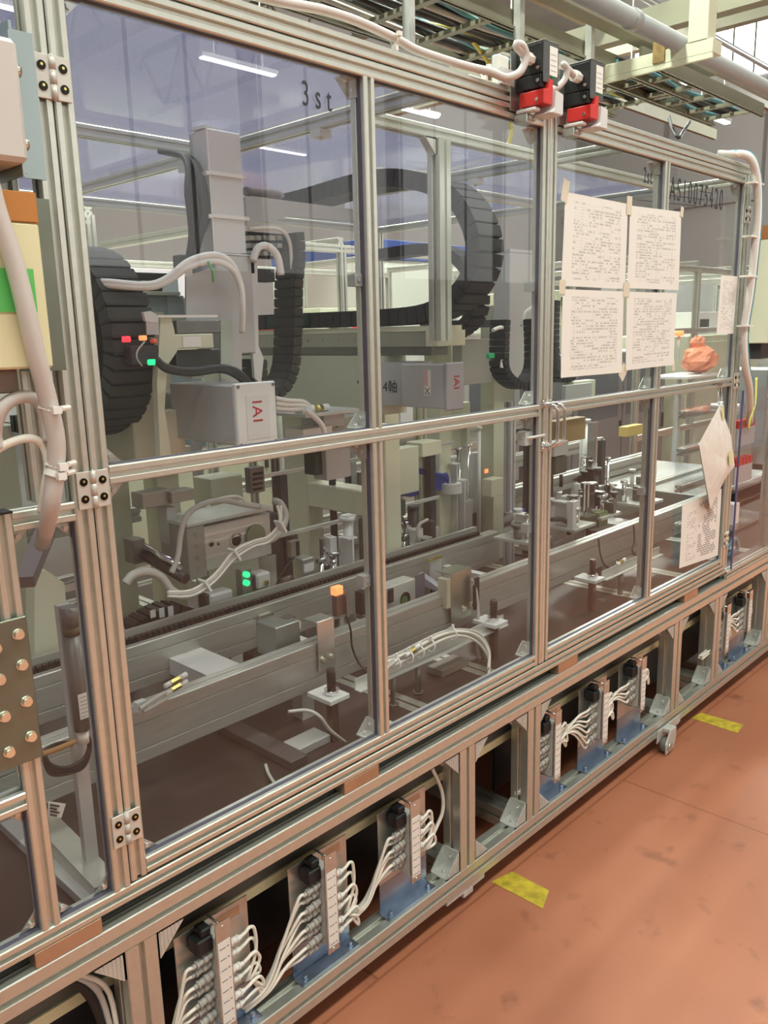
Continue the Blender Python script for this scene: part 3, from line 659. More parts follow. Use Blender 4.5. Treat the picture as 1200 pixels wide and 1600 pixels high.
for k, (u, v) in enumerate(((617, 62), (757, 112))):
    p = at(u, v, Y=.008); mb = MB(); mb.ring(p + Vector((-0.003, 0, 0)), p + Vector((0.003, 0, 0)), 0.0108, 0.0088, 14); mb.box(p.x - 0.005, p.y - 0.016, p.z + 0.004, p.x + 0.005, p.y - 0.008, p.z + 0.012); mb.box(p.x - .004, p.y - .006, p.z - 0.02, p.x + .004, p.y + .006, p.z - 0.0095)
    tag(mb.build('cable_tie', WPLA), 'white cable tie on the top rail cable ' + ('above the 3st pane' if k == 0 else 'close to the left safety switch'), 'cable tie')
bx = thing('junction_block', 'small white junction block on the top rail left of the safety switches', 'junction block', (1.68, 0.01, 2.036))
mb = MB(); mb.box(1.655, 0.004, 2.0365, 1.695, 0.024, 2.098); mb.build('block_body', WPLA, bx, bev=0.002)
mb = MB(); mb.box(1.655, -0.004, 2.036, 1.705, 0.0035, 2.07)
for k in range(4): mb.bolt((1.662 + k * 0.011, -0.004, 2.045), (0, -1, 0), 0.0035, 0.003)
mb.build('terminal_strip', GREYL, bx)

# ================================================================ papers taped to the right door
def sheet(name, label, c, mats, group=None, curl=0.0, cat='paper', y=-0.0012):
    """paper from corner points (x,z): tl, tr, br, bl; subdivided and slightly curled"""
    n = 8; mb = MB(); vs = []; uvs = []
    tl, tr, br, bl = [Vector(p) for p in c]
    for j in range(n + 1):
        for i in range(n + 1):
            a, b = i / n, j / n; top = tl.lerp(tr, a); bot = bl.lerp(br, a); p = top.lerp(bot, b)
            yy = y - curl * (abs(a - .5) * 2) ** 3 * b ** 2 - 0.0007 * math.sin(a * 7 + b * 3) ** 2
            vs.append((p.x, yy, p.y)); uvs.append((a, 1 - b))
    fs = []; fuv = []
    for j in range(n):
        for i in range(n):
            q = (j * (n + 1) + i, (j + 1) * (n + 1) + i, (j + 1) * (n + 1) + i + 1, j * (n + 1) + i + 1); fs.append(q); fuv.append([uvs[k] for k in q])
    mb._add(vs, fs, True)
    o = mb.build(name, mats, uv=fuv)
    return tag(o, label, cat, group)
G = 'printed sheets taped to the right door'
sheet('paper_sheet', 'upper left printed table sheet taped to the right door pane', [(1.935, 1.833), (2.262, 1.832), (2.264, 1.601), (1.924, 1.603)], paper_mat('printed_sheet_one', 1.3), G)
sheet('paper_sheet', 'upper right printed table sheet taped to the right door pane', [(2.276, 1.829), (2.604, 1.838), (2.612, 1.604), (2.275, 1.604)], paper_mat('printed_sheet_two', 2.7), G)
sheet('paper_sheet', 'lower left printed table sheet taped to the right door pane', [(1.933, 1.595), (2.257, 1.594), (2.257, 1.365), (1.926, 1.368)], paper_mat('printed_sheet_three', 3.9), G, 0.004)
sheet('paper_sheet', 'lower right printed table sheet taped to the right door pane, its corner curling', [(2.277, 1.594), (2.602, 1.595), (2.592, 1.372), (2.276, 1.370)], paper_mat('printed_sheet_four', 5.1), G, 0.006)
sheet('notice_strip', 'narrow portrait notice sheet taped at the right edge of the right door', [(2.936, 1.659), (3.080, 1.659), (3.074, 1.461), (2.928, 1.463)], paper_mat('printed_notice', 6.2), None)
sheet('drawing_sheet', 'machine drawing sheet taped low on the right door pane', [(2.726, 0.892), (3.060, 0.898), (3.065, 0.640), (2.728, 0.664)], paper_mat('printed_drawing', 7.7, kind='drawing'), None)
def tape(x, z, w_, h_, r, label):
    mb = MB(); mb.cbox((x, -0.0032, z), (w_, 0.0004, h_), (0, r, 0)); tag(mb.build('tape_piece', TAPE), label, 'tape')
tape(1.932, 1.835, 0.03, 0.055, 0.25, 'translucent tape at the top left corner of the upper left sheet')
tape(2.268, 1.828, 0.03, 0.05, 0.0, 'translucent tape between the tops of the two upper sheets')
tape(2.605, 1.838, 0.02, 0.03, 0.1, 'translucent tape at the top right corner of the upper right sheet')
tape(1.928, 1.60, 0.03, 0.035, 0.0, 'translucent tape on the left where upper and lower sheets meet')
tape(2.270, 1.60, 0.035, 0.04, 0.0, 'translucent tape at the centre where the four sheets meet')
tape(2.268, 1.366, 0.035, 0.045, 0.7, 'translucent tape hanging below the two lower sheets')
tape(2.598, 1.370, 0.02, 0.035, -0.2, 'translucent tape at the bottom right corner of the lower right sheet')
# twisted drawing hanging from the middle rail on a clip
hp = thing('hanging_drawing', 'twisted white drawing sheet hanging by a clip from the middle rail of the right door', 'drawing', (2.98, -0.02, 1.24))
P3 = [at(1125, 632, Y=-.020), at(1092, 693, Y=-.045), at(1110, 795, Y=-.030), at(1118, 790, Y=-.012), at(1135, 745, Y=-.02), at(1148, 728, Y=-.035), at(1142, 680, Y=-.03)]
mb = MB(); A, B_, C_, D_, E_, F_, G_ = P3
n = 6
def gridquad(mb, a, b, c, d, n, bulge):
    vs = []
    for j in range(n + 1):
        for i in range(n + 1):
            s, t = i / n, j / n; p = a.lerp(b, s).lerp(d.lerp(c, s), t); p = p + Vector((0, -bulge * math.sin(math.pi * s) * math.sin(math.pi * t), 0)); vs.append(p)
    mb._add(vs, [(j * (n + 1) + i, (j + 1) * (n + 1) + i, (j + 1) * (n + 1) + i + 1, j * (n + 1) + i + 1) for j in range(n) for i in range(n)], True)
gridquad(mb, A, G_, F_, B_, 6, 0.006); gridquad(mb, B_, F_, E_, C_, 6, 0.010)
PAPERP = mat('faint_drawing_paper', (0.80, 0.77, 0.71), 0.6, 0, 0.06, 35)
ob = mb.build('drawing_sheet', PAPERP, hp)
mb = MB(); vs = [B_ + Vector((0, 0.003, 0)), at(1102, 760, Y=-.02), C_ + Vector((0, 0.004, 0)), at(1117, 796, Y=-.008), at(1100, 730, Y=-.015)]
mb._add(vs, [(0, 1, 2), (0, 2, 3), (0, 3, 4)]); mb.build('folded_edge', mat('paper_back', (0.62, 0.58, 0.52), 0.7), hp)
mb = MB(); mb.tube([at(1124, 605, Y=-.006), at(1122, 620, Y=-.012), at(1125, 634, Y=-.020), at(1128, 620, Y=-.012), at(1127, 605, Y=-.006)], 0.0008, 6); mb.box(2.95, -0.006, 1.283, 2.995, -0.0005, 1.292); mb.build('clip', CHROME, hp)
for k, (u, v, w_) in enumerate(((1140, 715, .03), (1128, 645, .02))):
    p = at(u, v, Y=-.04 if k == 0 else -.026)
    mb = MB(); mb.cbox((p.x, p.y - .004, p.z), (w_, .0004, .05), (0, -.3, 0)); mb.build('highlight_mark', mat('faint_yellow_ink', (0.72, 0.70, 0.40), 0.6), hp)

# ================================================================ left: boxes, hose, plate on the left posts
t = thing('junction_box', 'large light grey box with rounded edges bolted left of the hinge post', 'box', (0.45, -0.03, 1.72))
mb = MB(); mb.box(0.36, -0.085, 1.722, 0.517, 0.05, 1.868); mb.build('box_body', mat('warm_light_grey_cover', (0.60, 0.575, 0.54), 0.45), t, bev=0.006)
mb = MB(); mb.box(0.5175, -0.06, 1.71, 0.5205, 0.05, 1.885); mb.box(0.5235, -0.05, 1.715, 0.5275, 0.03, 1.90); mb.box(0.5235, -0.02, 1.715, 0.5685, -0.0155, 1.90); mb.build('side_bracket', mat('blue_grey_zinc', (0.36, 0.43, 0.43), 0.35, 0.7), t)
mb = MB()
for z in (1.845, 1.755): mb.bolt((0.5275, -0.035, z), (1, 0, 0), 0.008, 0.010); mb.cyl((0.5175, -0.035, z), (0.5235, -0.035, z), 0.004)
mb.build('bolts', BRASSB, t)
t = thing('control_box', 'cream box with a brown top band and green tape, left of the hinge post', 'box', (0.44, -0.03, 1.45))
mb = MB(); mb.box(0.33, -0.085, 1.462, 0.520, 0.06, 1.648); mb.build('box_body', CREAMY, t, bev=0.003)
mb = MB(); mb.box(0.33, -0.0855, 1.6485, 0.520, 0.06, 1.686); mb.build('top_band', ORANGE, t, bev=0.001)
mb = MB(); mb.box(0.32, -0.0865, 1.535, 0.505, -0.0855, 1.590); mb.build('green_tape', GREEN, t)
mb = MB(); mb.box(0.5235, -0.055, 1.455, 0.5275, 0.03, 1.69); mb.box(0.5275, -0.02, 1.455, 0.5685, -0.0155, 1.69); mb.build('side_bracket', PLATE, t)
mb = MB()
for z in (1.655, 1.57, 1.485): mb.bolt((0.5275, -0.035, z), (1, 0, 0), 0.007, 0.010); mb.cyl((0.5205, -0.035, z), (0.5235, -0.035, z), 0.004)
mb.build('bolts', BRASSB, t)
mb = MB(); mb.box(0.40, -0.06, 1.43, 0.48, 0.02, 1.4618); mb.box(0.415, -0.045, 1.385, 0.455, 0.0, 1.43); mb.build('cable_outlet', mat('brown_grey_plastic', (0.20, 0.17, 0.14), 0.5), t, bev=0.002)
loose_cable('corrugated_hose', [at(-25, 250, Y=-.10), at(-5, 330, Y=-.10), at(22, 410, Y=-.10), at(42, 490, Y=-.10), at(58, 560, Y=-.095), at(76, 630, Y=-.085), at(88, 690, Y=-.08), at(86, 745, Y=-.07), at(78, 800, Y=-.05), at(66, 850, Y=0.08)], 0.0125, HOSE, 'thick warm grey hose running down past the cream box', 'hose', 12)
loose_cable('hose', [at(0, 700, Y=-.05), at(-8, 680, Y=-.05), at(2, 640, Y=-.06), at(28, 621, Y=-.06), at(55, 624, Y=-.06), at(70, 648, Y=-.06), at(78, 690, Y=-.07)], 0.009, HOSE, 'grey hose arching left from the thick hose below the cream box', 'hose', 10)
loose_cable('hose', [at(-10, 706, Y=-.05), at(15, 692, Y=-.055), at(45, 685, Y=-.06), at(66, 695, Y=-.06), at(75, 725, Y=-.06), at(70, 760, Y=-.05), at(64, 800, Y=-.03)], 0.006, WCAB, 'thin white hose arching below the thicker one at the left edge', 'hose', 8)
for k, (u, v) in enumerate(((80, 640), (90, 728), (88, 742))):
    p = at(u, v, Y=-.085 if k == 0 else -.075); mb = MB(); mb.ring(p + Vector((-.002, .004, -.004)), p + Vector((.002, .004, .004)), 0.0155, 0.0128, 16); mb.cbox((p.x, p.y - .016, p.z), (.012, .008, .010)); mb.cyl((p.x + .014, p.y, p.z), (p.x + .03, p.y + .01, p.z), .004, n=8)
    tag(mb.build('cable_tie', WPLA), ('white tie round the thick hose by the loop of the grey hose', 'upper of two white ties on the thick hose beside the middle hinge', 'lower of two white ties on the thick hose beside the middle hinge')[k], 'cable tie')
pl = thing('joining_plate', 'olive steel joining plate with two columns of hex bolts at the left edge', 'plate', (0.42, -0.003, 0.88))
mb = MB(); mb.box(0.34, -0.0065, 0.875, 0.4745, -0.0005, 1.102); mb.build('plate', PLATE, pl, bev=0.0015)
for zc in (1.078, 1.030, 0.972, 0.915):
    for xc_ in (0.459, 0.425):
        z = zc - (0.0 if xc_ > .44 else 0.012)
        mb = MB(); mb.bolt((xc_, -0.0065, z), (0, -1, 0), 0.0068, 0.007, 0.0085); mb.build('bolt', BRASSB, pl)
# ================================================================ inside the machine
def pb(mb, u0, v0, u1, v1, Y, d=0.03):
    """box whose front face (at depth Y) spans the photo rectangle, d deep"""
    um, vm = (u0 + u1) / 2, (v0 + v1) / 2
    x0 = at(u0, vm, Y=Y).x; x1 = at(u1, vm, Y=Y).x; z1 = at(um, v0, Y=Y).z; z0 = at(um, v1, Y=Y).z
    mb.box(x0, Y, z0, x1, Y + d, z1); return x0, x1, z0, z1
DZ = 0.519
def chain(parent, path, hw, th, wdir, m, pitch=0.024, name='chain_link', taper=.93):
    """energy chain as separate links along a smooth path"""
    P = [Vector(p) for p in path]; Q = []
    for i in range(len(P) - 1):
        a = P[max(i - 1, 0)]; b = P[i]; c = P[i + 1]; d = P[min(i + 2, len(P) - 1)]
        for k in range(24):
            t = k / 24; Q.append(0.5 * ((2 * b) + (c - a) * t + (2 * a - 5 * b + 4 * c - d) * t * t + (3 * b - a - 3 * c + d) * t ** 3))
    Q.append(P[-1]); wd = Vector(wdir).normalized(); acc = 0; last = Q[0]; prev = Q[0]
    for q in Q[1:]:
        acc += (q - prev).length; prev = q
        if acc >= pitch:
            d = (q - last).normalized(); n = d.cross(wd).normalized(); c0 = last; c1 = last + d * (acc * 0.93)
            mb = MB(); vs = []
            for p, k in ((c0, 1.0), (c0.lerp(c1, 0.8), 1.0), (c1, taper)):
                for a, b in ((-1, -1), (1, -1), (1, 1), (-1, 1)): vs.append(p + wd * a * hw * k + n * b * th / 2 * k)
            fs = [(0, 1, 2, 3), (11, 10, 9, 8)]
            for s in (0, 4):
                for k in range(4): fs.append((s + k, s + (k + 1) % 4, s + 4 + (k + 1) % 4, s + 4 + k))
            mb._add(vs, fs); mb.build(name, m, parent); last = q; acc = 0

# ---- conveyor
cv = thing('conveyor', 'two rail aluminium conveyor with black chain running the length of the machine', 'conveyor', (1.5, 0.5, DZ))
def railx(name, y0, y1, z0, z1, xa, xb, nv=2):
    mb = MB(); mb.extr('x', xa, xb, y0, z0, y1, z1, 1, nv, sw=0.0032, sd=0.004); return mb.build(name, ALUB, cv)
railx('front_rail', 0.30, 0.345, 0.615, 0.735, -0.6, 4.6); railx('back_rail', 0.64, 0.685, 0.615, 0.735, -0.6, 2.55); railx('back_rail', 0.64, 0.685, 0.615, 0.735, 2.75, 4.6)
mb = MB(); mb.box(-0.6, 0.644, 0.7355, 2.45, 0.650, 0.739); mb.box(-0.6, 0.672, 0.7355, 2.45, 0.684, 0.768); mb.build('chain_guide', ALUB, cv)
mb = MB()
for k in range(185):
    x = -0.55 + k * 0.0162; mb.box(x, 0.651, 0.737, x + 0.0115, 0.668, 0.752); mb.cyl((x + 0.006, 0.649, 0.745), (x + 0.006, 0.670, 0.745), 0.0035, n=8)
mb.build('drive_chain', mat('chain_black', (0.03, 0.03, 0.03), 0.35, 0.6), cv, kind='stuff')
for u, v, w_ in ((345, 1035, 0.10), (455, 985, 0.035), (735, 885, 0.03), (905, 800, 0.12)):
    x = at(u, v, Z=0.69).x; mb = MB(); mb.box(x - w_ / 2, 0.346, 0.668, x + w_ / 2, 0.639, 0.674); mb.box(x - w_ / 2, 0.346, 0.63, x - w_ / 2 + .004, 0.639, 0.667); mb.build('cross_plate', GREYL, cv)
for x in (0.2, 1.30, 2.05, 2.9, 3.8):
    for y in (0.36, 0.66): mb = MB(); mb.box(x - 0.02, y - 0.02, DZ + .0005, x + 0.02, y + 0.02, 0.6145); mb.build('foot', ALUD, cv)
# ---- levelling posts in front of the conveyor
def level_post(x, y, label):
    t = thing('levelling_post', label, 'levelling post', (x, y, DZ), 'levelling posts in front of the conveyor')
    mb = MB(); mb.box(x - 0.010, y - 0.010, DZ + .0005, x + 0.010, y + 0.010, 0.628); mb.build('column', mat('brown_steel', (0.13, 0.09, 0.075), 0.35, 0.6), t)
    mb = MB(); mb.box(x - 0.032, y - 0.03, 0.6285, x + 0.032, y + 0.055, 0.640); mb.build('clamp_plate', GREYL, t, bev=0.001)
    mb = MB(); mb.cyl((x, y, 0.6405), (x, y, 0.650), 0.0165, n=6); mb.cyl((x, y, 0.650), (x, y, 0.654), 0.019, n=16); mb.build('nut', CHROME, t)
    mb = MB(); mb.cyl((x, y, 0.654), (x, y, 0.706), 0.0105, n=14)
    for k in range(9): mb.cyl((x, y, 0.657 + k * 0.005), (x, y, 0.6595 + k * 0.005), 0.0115, n=14)
    mb.build('threaded_rod', mat('black_thread', (0.015, 0.014, 0.014), 0.4, 0.4), t)
level_post(1.262, 0.205, 'threaded levelling post seen left of the middle muntin, its column standing on the deck')
level_post(1.935, 0.215, 'threaded levelling post just left of the double door stiles')
level_post(2.515, 0.215, 'threaded levelling post behind the left lower pane of the right door')
# ---- cable tray with tied white cables
ct = thing('cable_tray', 'narrow aluminium angle tray on round legs in front of the conveyor rail', 'cable tray', (1.5, 0.24, DZ))
mb = MB(); mb.box(1.36, 0.225, 0.612, 2.0, 0.228, 0.640); mb.box(1.36, 0.205, 0.609, 2.0, 0.228, 0.6118); mb.build('tray', ALUD, ct)
for x in (1.50, 1.60, 1.90): mb = MB(); mb.cyl((x, 0.225, DZ + .001), (x, 0.225, 0.6085), 0.008, n=14); mb.cyl((x, 0.225, DZ + .0005), (x, 0.225, DZ + .006), 0.015, n=14); mb.build('leg', STEEL, ct)
ct2 = thing('cable_tray', 'narrow aluminium angle tray behind the lower panes of the right door', 'cable tray', (2.5, 0.24, DZ))
mb = MB(); mb.box(2.60, 0.225, 0.612, 3.05, 0.228, 0.640); mb.box(2.60, 0.205, 0.609, 3.05, 0.228, 0.6118); mb.build('tray', ALUD, ct2)
mb = MB(); mb.cyl((2.74, 0.225, DZ + .001), (2.74, 0.225, 0.6085), 0.010, n=14); mb.build('leg', STEEL, ct2)
for k in range(4):
    y = 0.19 + 0.01 * (k % 2); dv = k * 5
    pts = [at(600, 1046 - dv, Y=y), at(625, 1035 - dv, Y=y), at(650, 1022 - dv, Y=y), at(690, 1000 - dv * .8, Y=y), at(720, 993 - dv * .6, Y=y), at(748, 1005 - dv, Y=y), at(764, 1030 - dv, Y=y - .02), at(763, 1055 - dv, Y=y - .04)]
    loose_cable('cable', pts, 0.0042, GCAB if k % 2 else WCAB, ('lowest', 'second', 'third', 'topmost')[k] + ' of the four tied pale cables looping in front of the conveyor')
for k, (u, v) in enumerate(((618, 1036), (638, 1026), (655, 1018), (672, 1008), (706, 990))):
    p = at(u, v, Y=0.185); mb = MB(); mb.ring(p + Vector((-.002, 0, 0)), p + Vector((.002, 0, 0)), 0.019, 0.0165, 14); mb.cbox((p.x, p.y - .004, p.z + .02), (.006, .006, .014)); tag(mb.build('cable_tie', WPLA), 'white cable tie round the tied pale cables, number %s from the left' % ('one', 'two', 'three', 'four', 'five')[k], 'cable tie', 'ties round the pale cables')
def fitting(name, u, v, Y, label, n=2, dirv=(1, 0, 0.1), m=BRASS, cat='fitting'):
    t = thing(name, label, cat, at(u, v, Y=Y)); p = at(u, v, Y=Y); d = Vector(dirv).normalized()
    for k in range(n):
        o = p + Vector((0, 0.0, 0.016 * k)); mb = MB(); mb.cyl(o, o + d * 0.022, 0.0068, n=6); mb.build('coupling', m, t)
        mb = MB(); mb.cyl(o - d * 0.016, o - d * .0003, 0.0055, n=10); mb.cyl(o + d * 0.0223, o + d * 0.04, 0.0058, n=10); mb.build('collar', WPLA, t)
    return t
fitting('tube_coupling', 268, 1078, 0.27, 'pair of brass tube couplings with white collars behind the lower hinge side pane', 2, (1, 0, 0.18))
loose_cable('air_tube', [at(218, 1108, Y=.27), at(240, 1093, Y=.27), at(258, 1082, Y=.27)], 0.0045, GCAB, 'upper pale tube leading to the brass couplings'); loose_cable('air_tube', [at(224, 1112, Y=.27), at(245, 1100, Y=.27), at(262, 1090, Y=.27)], 0.0045, GCAB, 'lower pale tube leading to the brass couplings')
mb = MB(); pb(mb, 214, 1096, 230, 1112, .28, .015); tag(mb.build('clamp_block', GREYL, bev=.001), 'tiny clamp block on the conveyor rail by the pale tubes', 'block')
fitting('tube_coupling', 640, 1020, 0.18, 'brass and white coupling lying in the tied cables', 1, (1, 0, 0.25)); fitting('tube_coupling', 606, 1042, 0.18, 'ribbed coupling at the muntin end of the tied cables', 1, (1, 0, 0.25), CONN)
fitting('tube_coupling', 968, 880, 0.20, 'small coupling on the tray behind the right door', 1, (1, 0, 0.2))
# ---- sheet metal brackets and sensors on the conveyor
def ubracket(label, u0, v0, u1, v1, Y, d, m=ZINC, plate=None, bolts=()):
    t = thing('sheet_bracket', label, 'bracket', at((u0 + u1) / 2, v1, Y=Y)); mb = MB(); x0, x1, z0, z1 = pb(mb, u0, v0, u1, v1, Y, 0.003); mb.box(x0, Y + .003, z1 - .003, x1, Y + d, z1); mb.build('plate', m, t, bev=.0008)
    for (u, v) in bolts:
        p = at(u, v, Y=Y); mb = MB(); mb.bolt((p.x, Y - .0003, p.z), (0, -1, 0), .0058, .006); mb.build('bolt', BRASSB, t)
    return t, (x0, x1, z0, z1)
ubracket('upright zinc bracket bolted to the front rail left of the muntin', 497, 968, 523, 1045, 0.292, 0.05, ZINC, None, ((504, 1030), (517, 1025)))
t, (x0, x1, z0, z1) = ubracket('zinc box bracket with two bright bolts on the front rail right of the muntin', 705, 892, 737, 968, 0.285, 0.06, mat('green_zinc', (0.34, 0.38, 0.32), 0.3, 0.8), None, ((724, 950), (736, 944)))
mb = MB(); mb.box(x0 - .02, 0.2855, z0 + .05, x0 - .0005, 0.32, z1 - .012); mb.box(x0 - .0195, .2845, z0 + .06, x0 - .006, .2854, z1 - .025); mb.build('reflector', mat('sensor_cream', (.55, .54, .42), .5), t, bev=.001)
mb = MB(); pb(mb, 431, 975, 470, 1025, .37, .08); tag(mb.build('metal_box', mat('green_grey_steel', (.26, .30, .28), .35, .6), bev=.002), 'plain greenish steel box between the two conveyor rails', 'box')
mb = MB(); pb(mb, 448, 965, 462, 975, .40, .03); mb.mat(1).box(*(list(at(463, 985, Y=.385)) + [at(470, 975, Y=.385).x, .40, at(463, 973, Y=.385).z])); tag(mb.build('latch_block', [STEEL, WPLA]), 'dark latch block with a white tab on the steel box', 'latch')
mb = MB(); pb(mb, 407, 958, 424, 1010, .63, .006); mb.mat(1); pb(mb, 405, 960, 428, 964, .622, .006); tag(mb.build('guide_bracket', [ALUD, BRASSB]), 'short guide bracket clamped on the back rail', 'bracket')
# photoelectric sensor with orange light
t = thing('photo_sensor', 'small dark sensor with an orange lit top left of the lower muntin', 'sensor', at(531, 955, Y=.30))
mb = MB(); pb(mb, 526, 930, 541, 962, .30, .018); mb.build('sensor_body', mat('translucent_brown', (.12, .07, .06), .3), t, bev=.001)
mb = MB(); pb(mb, 524, 917, 537, 930, .298, .02); mb.build('sensor_light', LEDO, t, bev=.002)
mb = MB(); pb(mb, 541.5, 922, 545, 965, .29, .004); mb.build('stay', STEEL, t)
loose_cable('sensor_cable', [at(541, 962, Y=.285), at(548, 985, Y=.28), at(550, 1010, Y=.28), at(560, 1035, Y=.27), at(572, 1046, Y=.25), at(590, 1052, Y=.22)], 0.0028, BLACK, 'thin black cable hanging from the orange lit sensor')
# pneumatic slide block with green disc
t = thing('stopper_cylinder', 'silver square cylinder block with a black and green round recess right of the lower muntin', 'cylinder', at(625, 965, Y=.40))
mb = MB(); x0, x1, z0, z1 = pb(mb, 600, 912, 650, 967, .40, .05); mb.build('cylinder_body', ALUD, t, bev=.002)
c = at(633, 936, Y=.3995); mb = MB(); mb.cyl((c.x, .3995, c.z), (c.x, .398, c.z), .022, n=24); mb.build('recess', BLACK, t)
mb = MB(); mb.cyl((c.x - .004, .3979, c.z - .002), (c.x - .004, .397, c.z - .002), .013, n=24); mb.build('green_disc', mat('green_lens_dim', (.05, .22, .06), .3), t)
mb = MB(); pb(mb, 566, 925, 576, 960, .385, .03); pb(mb, 608, 920, 616, 942, .392, .006); mb.build('end_damper', BLACK, t, bev=.002)
mb = MB(); pb(mb, 577, 918, 600, 962, .388, .03); mb.build('end_cap', GREYM, t, bev=.001)
t = thing('angled_plate', 'blue grey sheet plate leaning between the rails right of the cylinder block', 'plate', at(680, 930, Y=.37))
mb = MB(); a, b, c_, d = at(653, 896, Y=.45), at(660, 893, Y=.47), at(708, 925, Y=.37), at(700, 929, Y=.36); mb._add([a, b, c_, d, a - Vector((0, 0, .035)), b - Vector((0, 0, .035)), c_ - Vector((0, 0, .003)), d - Vector((0, 0, .003))], [(0, 1, 2, 3), (4, 7, 6, 5), (0, 3, 7, 4), (1, 5, 6, 2), (3, 2, 6, 7), (0, 4, 5, 1)]); mb.build('plate', mat('blue_grey_sheet', (.36, .38, .46), .35, .4), t)
mb = MB(); pb(mb, 650, 897, 664, 940, .40, .003); mb.build('side_stay', mat('slate', (.14, .15, .18), .4), t)
mb = MB(); pb(mb, 672, 870, 690, 905, .60, .004); mb.mat(1); pb(mb, 670, 873, 682, 877, .59, .01); pb(mb, 681, 869, 690, 873, .59, .01); tag(mb.build('brass_bracket', [ALUD, BRASS]), 'thin bracket with two brass screws on the back rail', 'bracket')
loose_cable('cable', [at(738, 905, Y=.27), at(744, 925, Y=.265), at(747, 960, Y=.26), at(745, 1000, Y=.25), at(750, 1030, Y=.24), at(765, 1050, Y=.20)], 0.005, GCAB, 'grey cable dropping beside the box bracket with two bright bolts')
mb = MB(); pb(mb, 742, 903, 749, 952, .262, .008); tag(mb.build('cable_guard', BLACK), 'black clip strip along the grey dropping cable', 'clip')

# ---- first axis: motor with red letters, servo, tower
t = thing('servo_axis', 'grey linear axis with white end cap lettered IAI left of the muntin', 'linear axis', (1.19, 0.35, 1.24))
mb = MB(); mb.box(1.137, 0.360, 1.250, 1.246, 0.62, 1.386); mb.build('axis_body', GREYM, t, bev=.002)
mb = MB(); mb.box(1.133, 0.345, 1.244, 1.249, 0.3595, 1.392); mb.build('end_cap', GREYL, t, bev=.003)
mb = MB()
for x in (1.141, 1.241):
    for z in (1.252, 1.384): mb.cyl((x, .3448, z), (x, .3435, z), .004, n=10)
mb.build('cap_screws', STEEL, t)
mb = MB(); mb.box(1.160, .3440, 1.262, 1.226, .3449, 1.362); mb.build('name_panel', mat('cap_panel', (.62, .61, .60), .4), t)
text('lettering', 'IAI', (1.178, .3436, 1.352), .040, REDT, t, rot=(math.pi / 2, math.pi / 2, 0), sx=1.0, ext=.0003, space=1.15)
t = thing('vertical_axis', 'tall grey covered vertical axis with black cable bundle, upper left', 'linear axis', (1.33, 0.6, 1.4))
mb = MB(); mb.box(1.283, .60, 1.70, 1.383, .68, 1.992); mb.build('axis_cover', TOWER, t, bev=.003)
mb = MB(); mb.box(1.279, .594, 1.45, 1.392, .70, 1.697); mb.build('lower_cover', GREYM, t, bev=.003)
mb = MB(); mb.box(1.279, .61, 1.9925, 1.300, .66, 2.0); mb.box(1.301, .605, 1.9925, 1.325, .65, 1.997); mb.build('top_cap', GREYL, t)
mb = MB(); mb.box(1.2795, .5975, 1.70, 1.2835, .6005, 1.992); mb.box(1.279, .592, 1.6972, 1.39, .600, 1.700); mb.build('edge_highlight', WPLA, t)  # white strips stand in for the highlight along the cover edge
for z in (1.888, 1.788): mb = MB(); mb.box(1.278, .593, z - .004, 1.392, .5985, z + .005); mb.box(1.268, .593, z - .006, 1.2779, .66, z + .003); mb.build('band', WPLA, t)
for k in range(7):
    y = .60 + .012 * (k % 4); o = (k - 3) * 5
    loose_cable('cable', [at(262 + o, 236 + k, Y=y + .08), at(290 + o * .6, 242 + k, Y=y + .04), at(302 + o * .6, 262, Y=y), at(307 + o, 300, Y=y - .02), at(311 + o, 335, Y=y - .01), at(306 + o * .5, 370, Y=y), at(300 + o * .4, 400, Y=y + .02)], .0068, BLACK, '%s black cable strapped along the tall grey axis' % ('leftmost', 'second', 'third', 'fourth', 'fifth', 'sixth', 'rightmost')[k])
for o in [o for o in COL.objects if 'black cable strapped' in o.get('label', '')]: o['group'] = 'black cables on the vertical axis'
t = thing('axis_plate', 'grey rounded mounting plate with white hoses arching over it', 'plate', (1.25, .55, 1.3))
mb = MB(); P = [at(u, v, Y=.55) for u, v in ((291, 432), (330, 418), (362, 425), (376, 450), (378, 560), (378, 600), (345, 600), (345, 505), (291, 500))]; mb.prism([(p.x, p.z) for p in P], 'y', .55, .556); mb.build('plate', GREYM, t)
mb = MB(); P = [at(u, v, Y=.53) for u, v in ((345, 500), (362, 500), (362, 592), (345, 592))]; mb.prism([(p.x, p.z) for p in P], 'y', .53, .536); mb.build('pale_strip', mat('pale_green_plastic', (.44, .50, .42), .4), t)
for k in range(2):
    loose_cable('air_hose', [at(150, 440 + k * 4, Y=.60), at(175, 441 + k * 5, Y=.56), at(230, 445 + k * 4, Y=.53), at(262, 434 + k * 6, Y=.52), at(295, 408 + k * 9, Y=.51), at(335, 398 + k * 10, Y=.50), at(362, 412 + k * 8, Y=.50), at(376, 445 + k * 5, Y=.50), at(379, 480, Y=.50), at(378, 520, Y=.52)], .0075, WPLA, ('upper', 'lower')[k] + ' of two thick white air hoses arching over the grey mounting plate', 'hose', 10)
loose_cable('earth_wire', [at(325, 408, Y=.49), at(332, 425, Y=.49), at(333, 440, Y=.50)], .003, GREEN, 'short green wire at the grey mounting plate')
t = thing('servo_motor', 'cream servo motor with printed rating label between black covers', 'motor', at(300, 560, Y=.5))
mb = MB(); x0, x1, z0, z1 = pb(mb, 262, 522, 334, 545, .50, .06); mb.build('motor_body', CREAM, t, bev=.002)
mb = MB(); pb(mb, 286, 526, 314, 542, .4985, .001); mb.build('rating_label', WPLA, t)
